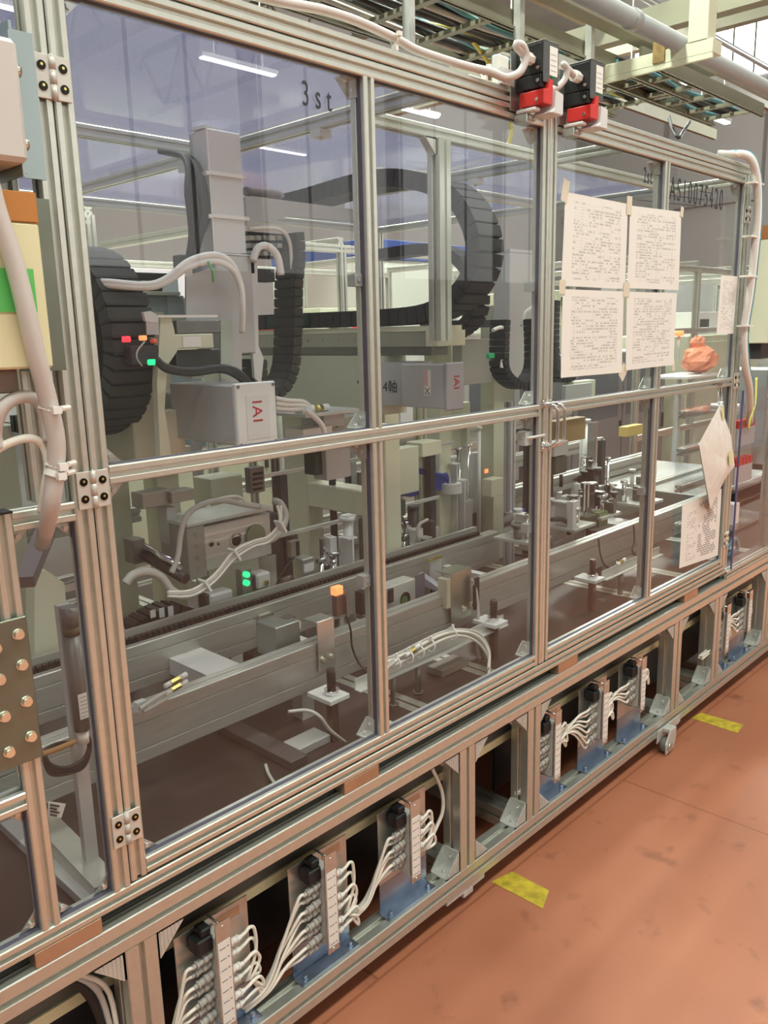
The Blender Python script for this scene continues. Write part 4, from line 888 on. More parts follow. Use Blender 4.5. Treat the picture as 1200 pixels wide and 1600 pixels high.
mb = MB(); pb(mb, 276, 500, 345, 521, .51, .05); mb.mat(1); pb(mb, 276, 546, 345, 574, .51, .05); mb.build('motor_cover', [STEEL, OLIVE], t, bev=.002)
mb = MB(); P = [at(u, v, Y=.497) for u, v in ((252, 492), (268, 495), (273, 515), (278, 548), (262, 572), (258, 640), (270, 720), (252, 730), (246, 600))]; mb.prism([(p.x, p.z) for p in P], 'y', .499, .52); mb.build('flange_plate', CREAM, t)
mb = MB(); pb(mb, 248, 492, 340, 496, .49, .006); mb.build('tie_rod', WPLA, t)
mb = MB(); P = [at(u, v, Y=.485) for u, v in ((224, 488), (236, 486), (248, 494), (247, 505), (228, 502))]; mb.prism([(p.x, p.z) for p in P], 'y', .485, .495); mb.mat(1); pb(mb, 229, 496, 248, 523, .486, .004); mb.build('sensor_arm', [GREYL, GREYM], t)
for k in range(3):
    loose_cable('motor_cable', [at(245, 560 + k * 3, Y=.47), at(262, 573 + k * 3, Y=.46), at(300, 578 + k * 3, Y=.46), at(345, 573 + k * 3, Y=.46), at(372, 580 + k * 5, Y=.46), at(392, 600 + k * 5, Y=.48)], .0065, OLIVE if k else GREYD, ('top', 'middle', 'bottom')[k] + ' black motor cable sagging below the cream servo motor', 'cable')
for nm, u, v, s, m_, lb in (('signal_light', 200, 530, 9, LEDR, 'small red lit indicator at the edge of the black cable carrier'), ('connector', 226, 528, 8, LEDO, 'orange connector left of the cream servo motor'), ('connector', 243, 533, 7, mat('salmon_plastic', (.8, .16, .10), .4), 'salmon red connector beside the orange one'), ('connector', 240, 566, 9, LEDG, 'bright green connector below the cream servo motor'), ('connector', 769, 556, 8, mat('green_plastic', (.02, .36, .14), .4), 'green connector above the second black cable loop')):
    mb = MB(); pb(mb, u - s * .55, v - s * .5, u + s * .55, v + s * .5, .47 if u < 400 else .6, .015); tag(mb.build(nm, m_, bev=.002), lb, 'connector' if nm == 'connector' else 'indicator')
loose_cable('wire', [at(226, 534, Y=.46), at(215, 548, Y=.46), at(214, 560, Y=.46), at(222, 572, Y=.46)], .0018, GCAB, 'thin grey wire hanging from the orange connector')
mb = MB(); pb(mb, 205, 540, 250, 570, .50, .05); tag(mb.build('sensor_housing', mat('dark_plum_plastic', (.045, .03, .04), .5), bev=.003), 'dark sensor housing behind the orange and red connectors', 'housing')
# cable carrier behind the hinge stile
t = thing('cable_carrier', 'olive black cable carrier curving beside the hinge stile, white labels on its side', 'cable carrier', (1.0, .7, 1.3))
chain(t, [(1.0, 1.15, 1.70), (1.0, .85, 1.70), (1.0, .68, 1.675), (1.0, .585, 1.60), (1.0, .55, 1.495), (1.0, .585, 1.38), (1.0, .68, 1.30), (1.0, .85, 1.275), (1.0, 1.15, 1.275)], .055, .045, (1, 0, 0), OLIVE, .030)
mb = MB()
for za, zb in ((1.52, 1.585), (1.40, 1.47)): mb.box(.9435, .645, za, .9445, .672, zb)
mb.build('side_label', GREYL, t)
mb = MB(); mb.box(.965, .66, 1.30, 1.035, .75, 1.66); mb.build('inner_guard', OLIVE, t)
# cream frames and covers of axis one
def cream(name, label, boxes, m=CREAM, cat='frame', bev=.003):
    t = thing(name, label, cat, at((boxes[0][0] + boxes[0][2]) / 2, boxes[0][3], Y=boxes[0][4]))
    for b in boxes: mb = MB(); pb(mb, *b[:6]); mb.build(b[6] if len(b) > 6 else 'panel', b[7] if len(b) > 7 else m, t, bev=bev)
    return t
cream('machine_cover', 'pale green grey cover panel beside the black cable carrier, with cream post', [(206, 574, 254, 720, .64, .30, 'panel', CREAMG), (256, 640, 290, 735, .60, .05, 'panel', CREAM), (200, 512, 262, 532, .66, .1, 'ledge', CREAM), (200, 534, 246, 573, .66, .1, 'panel', CREAMG)], CREAM, 'cover')
cream('clear_guard_tray', 'teal tinted tray guard with cream rim above the servo motor', [(188, 455, 282, 461, .70, .12, 'rim', CREAMG), (190, 462, 262, 487, .72, .02, 'back', mat('teal_grey', (.33, .40, .39), .35)), (262, 462, 288, 494, .715, .02, 'end', mat('teal_grey2', (.38, .44, .41), .35))], CREAMG, 'tray', .001)
cream('black_cable_duct', 'dark cable duct with bundled wires above the teal tray', [(167, 405, 194, 431, .74, .06, 'box', GREYD), (194, 426, 276, 437, .75, .05, 'duct', OLIVE), (165, 447, 255, 455, .72, .04, 'slot_strip', BLACK), (283, 398, 305, 420, .70, .04, 'plug', OLIVE)], OLIVE, 'duct')
mb = MB(); pb(mb, 300, 575, 320, 592, .54, .04); tag(mb.build('label_block', WPLA, bev=.001), 'white block with small print above the grey axis body', 'block')
# ---- vertical chain loop in the middle of the left upper pane
t = thing('cable_carrier', 'upright olive cable carrier loop hanging in the middle of the left upper pane', 'cable carrier', (1.5, .6, 1.35))
pts = [at(u, v, Y=.66) for u, v in ((452, 365), (455, 400), (451, 450), (450, 520), (446, 575), (430, 608), (408, 612), (396, 590), (395, 555))]
chain(t, pts, .045, .030, (0, 1, 0), OLIVE, .024)
mb = MB(); P = [at(u, v, Y=.60) for u, v in ((384, 400), (402, 400), (404, 540), (412, 560), (408, 600), (398, 590), (394, 540), (390, 460))]; mb.prism([(p.x, p.z) for p in P], 'y', .60, .61); mb.build('guide_plate', GREYL, t)
mb = MB(); pb(mb, 377, 395, 398, 428, .60, .06); pb(mb, 398, 420, 430, 440, .61, .04); mb.build('support_block', GREYD, t, bev=.002)
loose_cable('air_hose', [at(395, 408, Y=.58), at(403, 388, Y=.58), at(418, 385, Y=.58), at(433, 400, Y=.58), at(439, 430, Y=.58)], .010, WPLA, 'thick white hose arching over the upright cable carrier', 'hose', 10)
loose_cable('conduit', [at(388, 358, Y=.64), at(420, 356, Y=.64), at(440, 360, Y=.64), at(453, 380, Y=.64), at(457, 430, Y=.64), at(459, 480, Y=.64)], .0055, WCAB, 'corrugated pale conduit running round the top of the upright cable carrier', 'conduit')
mb = MB()
for k in range(14): pb(mb, 390 + (k % 5) * 11, 368 + (k // 5) * 12, 397 + (k % 5) * 11, 375 + (k // 5) * 12, .66 + .01 * (k % 3), .02)
mb.mat(1); pb(mb, 388, 364, 450, 404, .69, .02); tag(mb.build('valve_unit', [CONN, BLACK]), 'cluster of small grey valve fittings on a black block above the upright carrier', 'valve unit', kind='stuff')
mb = MB(); mb.mat(0); P = [at(u, v, Y=.64) for u, v in ((384, 308), (392, 306), (575, 330), (560, 346), (455, 338), (386, 352))]; mb.prism([(p.x, p.z) for p in P], 'y', .64, .66); tag(mb.build('duct_plate', GREYM), 'thin grey sheet duct behind the tall grey axis', 'duct')
loose_cable('pipe', [at(384, 299, Y=.70), at(430, 303, Y=.72), at(440, 310, Y=.72)], .012, mat('mauve_sleeve', (.30, .24, .24), .6), 'mauve grey cable sleeve on the thin sheet duct', 'sleeve', 12)
# ---- second axis along Y with the big carrier
t = thing('gantry_axis', 'cream topped gantry axis with axis number plate and second motor lettered IAI', 'linear axis', (1.95, .6, 1.26))
mb = MB(); mb.box(1.90, .40, 1.498, 2.02, 1.60, 1.512); mb.build('top_plate', CREAM, t)
mb = MB(); mb.box(1.903, .44, 1.452, 2.02, 1.60, 1.4975); 
for k in range(14): mb.cyl((1.903, .52 + k * .075, 1.474), (1.901, .52 + k * .075, 1.474), .004, n=8)
mb.build('guide_rail', mat('rail_steel', (.40, .40, .34), .35, .6), t)
mb = MB(); mb.box(1.898, .395, 1.452, 2.03, .438, 1.498); mb.build('end_block', CREAM, t)
mb = MB(); mb.box(1.925, .44, 1.425, 2.0, 1.60, 1.4515); mb.build('dark_gap', STEEL, t)
mb = MB(); mb.box(1.905, .62, 1.24, 2.01, 1.60, 1.424); mb.build('beam', CREAMG, t)
mb = MB(); mb.box(1.900, .50, 1.272, 1.9045, .63, 1.405); mb.box(1.9045, .50, 1.272, 2.0, .619, 1.405); mb.build('number_plate', mat('pale_plate', (.47, .47, .46), .45), t)
text('lettering', '\u2190', (1.8995, .74, 1.325), .05, INK, t, rot=(math.pi / 2, 0, -math.pi / 2), ext=.0003)
text('lettering', '4\u8ef8', (1.8995, .62, 1.315), .042, INK, t, rot=(math.pi / 2, 0, -math.pi / 2), ext=.0003)
mb = MB(); mb.box(1.856, .335, 1.276, 1.928, .50, 1.402); mb.build('axis_body', GREYM, t, bev=.002)
mb = MB(); mb.box(1.852, .322, 1.271, 1.932, .3345, 1.407); mb.build('end_cap', mat('mauve_grey_cap', (.36, .34, .37), .45), t, bev=.003)
text('lettering', 'IAI', (1.884, .3212, 1.372), .036, REDT, t, rot=(math.pi / 2, math.pi / 2, 0), ext=.0003)
mb = MB(); mb.box(1.8545, .385, 1.312, 1.8558, .410, 1.386); mb.mat(1).box(1.854, .3951, 1.34, 1.8544, .4095, 1.386); mb.mat(2).box(1.854, .390, 1.316, 1.8544, .405, 1.3175); mb.mat(2)
mb.beam((1.8542, .388, 1.335), (1.8542, .407, 1.318), .0006, .002); mb.beam((1.8542, .388, 1.318), (1.8542, .407, 1.335), .0006, .002); mb.build('warning_label', [WPLA, mat('pink_band', (.75, .45, .42), .5), INK], t)
t = thing('cable_carrier', 'huge black cable carrier curving above the gantry axis behind the muntin', 'cable carrier', (1.95, .6, 1.6))
chain(t, [(1.95, 1.30, 1.925), (1.95, 1.0, 1.93), (1.95, .70, 1.945), (1.95, .52, 1.93), (1.95, .34, 1.86), (1.95, .262, 1.73), (1.95, .30, 1.62), (1.95, .42, 1.555), (1.95, .62, 1.54), (1.95, 1.0, 1.54), (1.95, 1.35, 1.54)], .055, .050, (1, 0, 0), BLACKM, .034, taper=.985)
cream('felt_tray', 'dark green felt tray lying on the cream gantry top', [(475, 493, 600, 508, .95, .2, 'tray', DGREEN)], DGREEN, 'tray', .001)
# supports of both axes
def support(label, x, y, z1, w_=.06, d=.06, m=CREAM):
    t = thing('axis_support', label, 'support', (x, y, DZ)); mb = MB(); mb.box(x - w_ / 2, y - d / 2, DZ + .012, x + w_ / 2, y + d / 2, z1); mb.build('column', m, t, bev=.004)
    mb = MB(); mb.box(x - w_ * .9, y - d * .9, DZ + .0005, x + w_ * .9, y + d * .9, DZ + .0118); mb.build('foot_plate', m, t); return t
support('cream column under the first servo axis', 1.20, 1.10, 1.36, .09, .09, CREAMG)
support('cream column at the far left behind the black carrier', .92, 1.20, 1.27, .09, .09, CREAMG)
support('cream column carrying the tall vertical axis', 1.35, 1.05, 1.66, .08, .08, CREAM)
support('cream column behind the papers', 2.62, 1.0, 1.45, .08, .08)
mb = MB(); mb.box(1.30, .685, 1.50, 1.38, 1.09, 1.60); tag(mb.build('cantilever', CREAMG, bev=.004), 'pale arm holding the tall vertical axis', 'arm')
mb = MB(); mb.box(1.15, .62, 1.26, 1.23, 1.15, 1.36); tag(mb.build('cantilever', CREAMG, bev=.004), 'pale arm holding the first servo axis', 'arm')
# big cream gate frame behind the conveyor
t = thing('gate_frame', 'cream welded gate frame behind the conveyor left of the muntin', 'frame', (2.04, 1.1, DZ))
mb = MB(); mb.box(2.0, 1.12, DZ + .001, 2.08, 1.25, 1.235); mb.build('column', CREAM, t, bev=.005)
mb = MB(); mb.box(2.0, .801, .865, 2.08, 1.1195, .957); mb.build('crossbar', CREAM, t, bev=.005)
mb = MB(); mb.box(2.0, .715, DZ + .001, 2.08, .80, 1.235); mb.build('column', CREAM, t, bev=.005)
for u0, v0, u1, v1, Y, d, m_, nm, lb in (
    (510, 700, 548, 748, .62, .06, GREYM, 'gearbox', 'grey gearbox block hanging under the middle rail near the muntin'),
    (492, 705, 506, 742, .64, .05, mat('dark_green_plastic', (.03, .06, .05), .4), 'valve', 'dark valve left of the hanging gearbox'),
    (612, 700, 655, 772, .75, .05, CREAMG, 'side_cover', 'cream side cover right of the muntin below the middle rail'),
    (660, 690, 690, 712, .80, .08, CREAM, 'small_cover', 'small cream cover above the blue hose tray'),
    (474, 668, 520, 688, .55, .08, WPLA, 'fitting_block', 'white fitting block behind the middle rail'),
    (500, 652, 560, 690, .60, .08, mat('pale_taupe', (.36, .36, .31), .45), 'bearing_block', 'taupe bearing block with two round holes over the middle rail'),
    (392, 730, 414, 770, .78, .03, STEEL, 'vent_plate', 'dark vent plate with slots behind the slide unit'),
    (240, 700, 300, 742, .95, .10, CREAMG, 'cover_panel', 'pale cover panel above the slide unit'),
    (330, 745, 380, 785, .98, .10, CREAMG, 'cover_panel', 'pale cover panel right above the slide unit cables'),
    (640, 745, 700, 770, .95, .15, BLUEP, 'blue_tray', 'blue slotted tray with hoses right of the muntin'),
    (805, 797, 821, 820, .60, .03, BLUEP, 'blue_box', 'small blue box beside the double door stiles'),
    (768, 748, 786, 775, .80, .05, CREAM, 'pale_box', 'pale box with dark edge behind the red lights'),
    (700, 630, 735, 700, 1.0, .06, CREAMG, 'pillar_cover', 'pale pillar cover right of the second motor'),
    (718, 500, 768, 512, .80, .20, GREYD, 'dark_beam', 'dark beam end right of the hanging post'),
    (722, 530, 770, 600, .85, .05, mat('plate_beige', (.48, .49, .42), .45), 'back_plate', 'beige back plate with holes right of the hanging post'),
    (896, 595, 930, 640, .70, .05, CREAMG, 'pillar_cover', 'pale pillar seen just under the taped sheets'),
    (884, 600, 925, 625, .62, .02, mat('clear_grey', (.36, .38, .36), .3), 'clear_bracket', 'clear grey bracket under the taped sheets'),
    (870, 655, 915, 690, .75, .05, mat('amber_plate', (.30, .22, .10), .4), 'amber_plate', 'amber plate behind the right door below the middle rail'),
    (980, 665, 1005, 680, .9, .05, mat('amber_light', (.48, .36, .12), .4), 'amber_plate', 'small amber plate right of the muntin hose in the right door'),
    (620, 735, 636, 760, .82, .03, mat('small_screen', (.25, .25, .24), .4), 'display_panel', 'little grey display panel on the cream side cover')):
    mb = MB(); pb(mb, u0, v0, u1, v1, Y, d); tag(mb.build(nm, m_, bev=.002), lb, nm.split('_')[-1])
# slots on the vent plate, louvres on the blue tray
mb = MB()
for k in range(4): pb(mb, 396, 738 + k * 8, 411, 742 + k * 8, .777, .002)
tag(mb.build('vent_slots', BLACK), 'black slots of the dark vent plate', 'slots')
t = thing('bearing_holes', 'two dark round holes in the taupe bearing block', 'holes', at(515, 668, Y=.598))
for u in (508, 526): c = at(u, 664, Y=.5985); mb = MB(); mb.cyl(c, c + Vector((0, -.002, 0)), .007, n=16); mb.build('hole', GREYD, t)
t = thing('work_table', 'thin glossy table plate with white connectors behind the middle rail', 'table plate', at(520, 650, Y=.55))
mb = MB(); a = at(470, 648, Y=.52); mb.box(a.x, .50, a.z - .008, a.x + .22, .68, a.z); mb.build('table_plate', ALUD, t)
mb = MB(); mb.box(a.x + .12, .56, a.z - .05, a.x + .20, .66, a.z - .0085); mb.build('bracket', GREYM, t)
for k, (u, m_) in enumerate(((462, WPLA), (480, WPLA), (493, BRASS), (503, WPLA))):
    mb = MB(); c = at(u, 640 - k, Y=.54); mb.cyl(c, c + Vector((.022, 0, 0)), .010, n=10); mb.build('connector', m_, t)
for k in range(3): loose_cable('air_hose', [at(430, 622 + k * 8, Y=.50), at(450, 626 + k * 7, Y=.50), at(475, 628 + k * 6, Y=.53), at(488, 640 + k * 3, Y=.54)], .006, WPLA, ('upper', 'middle', 'lower')[k] + ' white hose beside the white IAI end cap', 'hose')
loose_cable('air_hose', [at(476, 640, Y=.50), at(500, 660, Y=.50), at(508, 680, Y=.50), at(506, 700, Y=.50)], .008, WPLA, 'white hose bending down behind the middle rail', 'hose')

# ---- pneumatic slide unit in the lower left pane
t = thing('slide_cylinder', 'large silver pneumatic slide cylinder with round holes behind the lower left pane', 'cylinder', at(380, 880, Y=.80))
Y0 = .78
mb = MB(); x0, x1, z0, z1 = pb(mb, 318, 812, 424, 880, Y0, .12); mb.build('cylinder_body', ALUD, t, bev=.002)
hgt = z1 - z0
mb = MB()
for k in (.28, .62, .78): mb.box(x0, Y0 - .003, z0 + hgt * k, x1 - .03, Y0 - .0002, z0 + hgt * k + .008)
mb.build('ridge', mat('polished_ridge', (.80, .80, .76), .25, .3), t)
mb = MB(); mb.box(x0 - .06, Y0 - .01, z0 - .012, x0 - .0003, Y0 + .13, z1 + .010)
for k in range(4): mb.cyl((x0 - .03, Y0 - .01, z0 + hgt * (.1 + .26 * k)), (x0 - .03, Y0 - .012, z0 + hgt * (.1 + .26 * k)), .006, n=10)
mb.build('end_plate', mat('taupe_steel', (.36, .36, .32), .4, .3), t, bev=.002)
mb = MB(); mb.box(x0 - .06, Y0 - .015, z1 + .0105, x1, Y0 + .14, z1 + .022); mb.build('slide_table', ALUD, t, bev=.002)
for u, r in ((330, .008), (341, .004), (369, .018)):
    mb = MB(); c = at(u, 850 if r < .01 else 844, Y=Y0 - .0005); mb.ring((c.x, Y0 - .0005, c.z), (c.x, Y0 - .003, c.z), r * 1.25, r); mb.mat(1).cyl((c.x, Y0 - .0003, c.z), (c.x, Y0 - .0012, c.z), r); mb.build('port', [ALUD, BLACK], t)
c = at(404, 838, Y=Y0 - .02); mb = MB(); mb.cyl((c.x, Y0 - .001, c.z), (c.x, Y0 - .010, c.z), .035, n=28); mb.build('round_cap', mat('green_tinted_cap', (.25, .32, .22), .3, .5), t)
mb = MB(); mb.box(x1, Y0 + .02, z0 - .01, x1 + .05, Y0 + .10, z1 - .01); mb.build('shock_absorber', GREYD, t, bev=.004)
mb = MB(); mb.box(x0 + .03, Y0 + .03, DZ + .001, x1 - .03, Y0 + .10, z0 - .0003); mb.build('pedestal', CREAMG, t)
t = thing('clamp_unit', 'machined taupe clamp arm above the slide cylinder', 'arm', at(240, 790, Y=.85))
mb = MB(); pb(mb, 222, 768, 270, 792, .86, .06); pb(mb, 268, 766, 305, 784, .84, .05); mb.build('arm', mat('taupe_metal', (.38, .37, .33), .4, .4), t, bev=.002)
mb = MB(); pb(mb, 262, 792, 276, 850, .86, .05); mb.build('upright', GREYM, t, bev=.001)
t = thing('guide_rod', 'bright round guide rod on black blocks left of the slide cylinder', 'rod', at(240, 860, Y=.80))
mb = MB(); mb.cyl(at(222, 852, Y=.90), at(282, 885, Y=.72), .010, n=14); mb.build('rod', CHROME, t)
mb = MB(); pb(mb, 208, 843, 228, 880, .88, .05); mb.build('rod_block', STEEL, t, bev=.001)
mb = MB(); mb.cyl(at(225, 868, Y=.88), at(290, 905, Y=.70), .014, n=14); mb.build('lower_rod', mat('dark_rod', (.06, .06, .06), .3, .5), t)
HB = mat('clear_grey_hose', (.50, .49, .45), .35)
loose_cable('air_hose', [at(196, 912, Y=.62), at(208, 898, Y=.62), at(232, 893, Y=.62), at(252, 902, Y=.62), at(268, 922, Y=.62), at(288, 930, Y=.62), at(318, 918, Y=.62), at(345, 893, Y=.62), at(370, 862, Y=.62), at(400, 848, Y=.62), at(425, 842, Y=.63), at(440, 825, Y=.64), at(446, 805, Y=.65), at(438, 787, Y=.66), at(428, 783, Y=.68)], .011, HB, 'fat pale hose snaking under and around the slide cylinder', 'hose', 12)
for k in range(3): loose_cable('air_hose', [at(262, 925 + k * 3, Y=.60), at(300, 922 + k * 4, Y=.60), at(335, 898 + k * 5, Y=.60), at(365, 862 + k * 6, Y=.60), at(395, 846 + k * 4, Y=.60), at(420, 838 + k * 4, Y=.61), at(437, 815 + k * 3, Y=.62), at(433 + k * 3, 790, Y=.64)], .0042, (WCAB, GCAB, WPLA)[k], ('front', 'middle', 'rear')[k] + ' thin cable tied along the fat pale hose', 'cable')
loose_cable('air_hose', [at(268, 895, Y=.66), at(278, 870, Y=.66), at(282, 838, Y=.66), at(290, 808, Y=.66), at(312, 790, Y=.66), at(345, 782, Y=.66), at(380, 788, Y=.66), at(405, 792, Y=.67)], .0075, HB, 'pale hose arching over the slide cylinder', 'hose', 10)
loose_cable('air_hose', [at(300, 795, Y=.68), at(340, 780, Y=.68), at(372, 776, Y=.68), at(388, 790, Y=.68)], .004, WCAB, 'thin white hose over the slide cylinder', 'hose')
for k, (u, v) in enumerate(((320, 914), (366, 866), (438, 822))):
    p = at(u, v, Y=.605); mb = MB(); mb.cbox(p, (.006, .034, .036), (0, -.5, 0)); tag(mb.build('cable_tie', WPLA), ('lowest', 'middle', 'upper')[k] + ' white tie on the fat pale hose', 'cable tie')
t = thing('signal_lights', 'two green round lamps one above the other over the conveyor chain', 'lamp', at(386, 910, Y=.70))
for v in (898, 911): c = at(386, v, Y=.70); mb = MB(); mb.cyl(c + Vector((0, .0102, 0)), c + Vector((0, -.004, 0)), .0085, n=16); mb.build('lamp', LEDG, t)
mb = MB(); c = at(386, 905, Y=.711); mb.box(c.x - .018, .711, c.z - .06, c.x + .016, .74, c.z + .03); mb.build('lamp_block', mat('grey_green_block', (.22, .24, .21), .4, .3), t)
for nm, u0, v0, u1, v1, lb in (('solenoid', 330, 925, 366, 955, 'rounded bright solenoid housing behind the chain'), ('solenoid', 402, 895, 424, 920, 'rounded bright solenoid housing right of the two green lamps')):
    t = thing(nm, lb, 'solenoid', at((u0 + u1) / 2, v1, Y=.72)); mb = MB(); x0, x1, z0, z1 = pb(mb, u0, v0, u1, v1, .72, .05); mb.build('housing', GREYL, t, bev=.006)
    mb = MB(); pb(mb, u0 - 8, v0 + 4, u0 - 1, v1, .73, .04); mb.build('coil', GREYD, t, bev=.003)
    mb = MB(); c = at(u0 + (u1 - u0) * .6, (v0 + v1) / 2 + 3, Y=.7195); mb.cyl(c, c + Vector((0, -.006, 0)), .008, n=12); mb.build('port', BRASS, t)
    mb = MB(); mb.box(x0, .725, DZ + .001, x1, .765, z0 - .0003); mb.build('stand', CREAMG, t)
t = thing('cable_carrier', 'low black cable carrier with ribbed links behind the conveyor, lower left', 'cable carrier', at(245, 970, Y=.8))
chain(t, [at(205, 985, Y=.80), at(230, 968, Y=.80), at(262, 955, Y=.80), at(292, 962, Y=.78), at(300, 972, Y=.76)], .035, .05, (0, 1, 0), BLACK, .022)
mb = MB(); 
for k in range(3): mb.box(*(list(at(236 + k * 14, 966, Y=.755)) + [at(244 + k * 14, 966, Y=.755).x, .758, at(240, 953 + k, Y=.755).z]))
mb.build('white_marking', GREYL, t)
t = thing('reader_unit', 'upright zinc reader unit with dark window on a sheet stand behind the chain', 'sensor', at(475, 920, Y=.72))
mb = MB(); pb(mb, 455, 845, 469, 870, .72, .02); mb.build('reader_head', mat('taupe_head', (.22, .20, .16), .4), t, bev=.001)
mb = MB(); pb(mb, 463, 846, 468, 868, .7185, .001); mb.build('window', BLACK, t)
mb = MB(); x0, x1, z0, z1 = pb(mb, 473, 872, 492, 915, .72, .05); mb.build('stand_sheet', ZINC, t, bev=.003)
mb = MB(); pb(mb, 475, 880, 491, 893, .7185, .001); mb.build('label', GREYL, t)
mb = MB(); mb.box(x0, .72, DZ + .001, x1, .76, z0 - .0003); mb.build('foot', GREYM, t)
loose_cable('sensor_cable', [at(460, 870, Y=.71), at(448, 885, Y=.70), at(438, 900, Y=.70), at(431, 915, Y=.70), at(430, 928, Y=.69)], .0026, BLACK, 'thin black cable from the reader unit')
t = thing('round_connector', 'dark brown round connector behind the chain left of the reader unit', 'connector', at(447, 912, Y=.72))
mb = MB(); c = at(438, 913, Y=.72); mb.cyl(c, c + Vector((.045, 0, .004)), .017, n=16); mb.build('connector_body', mat('dark_brown', (.06, .04, .035), .4), t)

# ---- right half of the left door and right door: fixtures behind the glass
def fixture(label, x, y, z0, hgt, seed, n=9, w_=.10):
    """jig station: base plate, posts, blocks and pins"""
    rnd = random.Random(seed); t = thing('jig_fixture', label, 'fixture', (x, y, z0)); ms = [ALUD, GREYM, STEEL, GREYL, CHROME, GREYD]
    mb = MB(); mb.box(x - w_, y - .08, z0 + .0005, x + w_, y + .08, z0 + .012); mb.build('fixture_plate', ALUD, t, bev=.001)
    for k in range(n):
        px, py = x + rnd.uniform(-w_ * .8, w_ * .8), y + rnd.uniform(-.06, .06); h = hgt * rnd.uniform(.35, 1)
        mb = MB(); m_ = rnd.choice(ms)
        if k % 3 == 0: r = rnd.uniform(.006, .016); mb.cyl((px, py, z0 + .0125), (px, py, z0 + h), r, n=14); mb.cyl((px, py, z0 + h), (px, py, z0 + h + .012), r * 1.7, n=14); mb.build('pin', CHROME if k % 2 else m_, t)
        elif k % 3 == 1: a, b = rnd.uniform(.01, .03), rnd.uniform(.01, .025); mb.box(px - a, py - b, z0 + .0125, px + a, py + b, z0 + h * .8); mb.bolt((px, py, z0 + h * .8), (0, 0, 1), .004, .004); mb.build('block', m_, t, bev=.001)
        else: a = rnd.uniform(.015, .03); mb.box(px - .004, py - a, z0 + .0125, px + .004, py + a, z0 + h); mb.box(px - .02, py - a, z0 + h, px + .02, py + a, z0 + h + .006); mb.build('stay', m_, t, bev=.0006)
    return t
fixture('jig fixture with pins right of the lower muntin behind the chain', 1.80, .78, DZ, .42, 3, 11)
fixture('jig fixture beside the small blue box', 2.25, .80, DZ, .38, 5, 11)
fixture('crowded jig fixture on the conveyor behind the lower left pane of the right door', 2.78, .48, .736, .15, 8, 12, .08)
fixture('shiny jig fixture with round pins just right of the double stiles', 2.50, .50, .736, .13, 12, 10, .07)
fixture('jig fixture with dark blocks between conveyor and right door muntin', 3.02, .50, .736, .14, 33, 12, .08)
fixture('low jig fixture at the far end behind the drawing sheet', 3.35, .48, .736, .16, 35, 12, .09)
fixture('dark jig fixture behind the lower right pane of the right door', 3.25, .62, DZ, .40, 17, 12)
fixture('tall jig fixture left of the muntin in the right door', 2.72, .95, DZ, .60, 21, 12)
fixture('jig fixture behind the drawing sheet on the right door', 3.6, .9, DZ, .55, 27, 12)
for k, (x, y, z0, z1, w_, m_, lb) in enumerate(((1.72, .95, DZ, 1.10, .022, STEEL, 'dark steel upright with a round clamp ring'), (2.02, 1.0, DZ, .98, .02, GREYD, 'first of the thin dark uprights right of the lower muntin'), (2.10, 1.0, DZ, .98, .018, GREYD, 'second of the thin dark uprights right of the lower muntin'), (2.18, 1.02, DZ, .98, .018, STEEL, 'third of the thin dark uprights right of the lower muntin'), (3.0, .80, DZ, 1.30, .05, GREYD, 'dark slotted upright left of the right door muntin'), (3.12, .84, DZ, 1.34, .03, STEEL, 'slim steel upright beside the dark slotted upright'), (2.70, .70, DZ, 1.22, .035, GREYM, 'grey upright with a black lower sleeve behind the right door'), (3.55, 1.1, DZ, 1.5, .05, GREYM, 'grey upright behind the hanging drawing'), (2.45, .95, DZ, 1.35, .04, CREAMG, 'pale upright just right of the double stiles'))):
    t = thing('upright', lb, 'upright', (x, y, z0)); mb = MB(); mb.extr('z', z0 + .008, z1, x - w_ / 2, y - w_ / 2, x + w_ / 2, y + w_ / 2, sw=w_ * .25, sd=w_ * .2); mb.build('profile', m_, t); mb = MB(); mb.box(x - w_, y - w_, z0 + .0005, x + w_, y + w_, z0 + .0078); mb.build('foot', m_, t)
mb = MB(); c = at(705, 762, Y=.93); mb.ring((c.x - .0, .93, c.z - .02), (c.x, .93, c.z + .02), .045, .02, 24); tag(mb.build('clamp_ring', GREYL), 'pale round clamp ring on the dark steel upright', 'ring')
for k, (x0, x1, y, z, h, m_, lb) in enumerate(((1.55, 2.60, .90, 1.055, .012, ALUD, 'long thin bright rod across the jigs right of the muntin'), (1.55, 2.45, .86, .86, .012, ALUD, 'lower thin rod across the jigs right of the muntin'), (2.6, 4.2, 1.35, 1.00, .05, ALUB, 'long aluminium beam behind the right door, upper'), (2.6, 4.2, 1.15, .86, .06, ALUB, 'long aluminium beam behind the right door, middle'), (2.9, 4.4, .95, .76, .07, ALUB, 'long dark aluminium beam behind the right door, lowest'), (-.5, 1.4, 1.30, .92, .05, ALUB, 'long rail behind the slide cylinder'), (1.6, 3.0, 1.45, 1.30, .06, ALUB, 'long rail behind the second motor'), (2.5, 4.3, 1.55, 1.42, .05, ALUB, 'long blue grey rail seen right of the taped sheets'))):
    mb = MB(); mb.extr('x', x0, x1, y - h / 2, z - h / 2, y + h / 2, z + h / 2, sw=h * .25, sd=h * .2); tag(mb.build('cross_beam', m_), lb, 'beam')
    t = thing('beam_stand', 'stand carrying the ' + lb.split(',')[0] + (' at %s' % ('top', 'middle', 'lowest')[k - 2] if 2 <= k <= 4 else ''), 'stand', (x0 + .15, y, DZ))
    for xx in (x0 + .15, x1 - .15): mb = MB(); mb.box(xx - .015, y - .015, DZ + .001, xx + .015, y + .015, z - h / 2 - .0003); mb.build('leg', GREYD if k < 2 else GREYM, t)
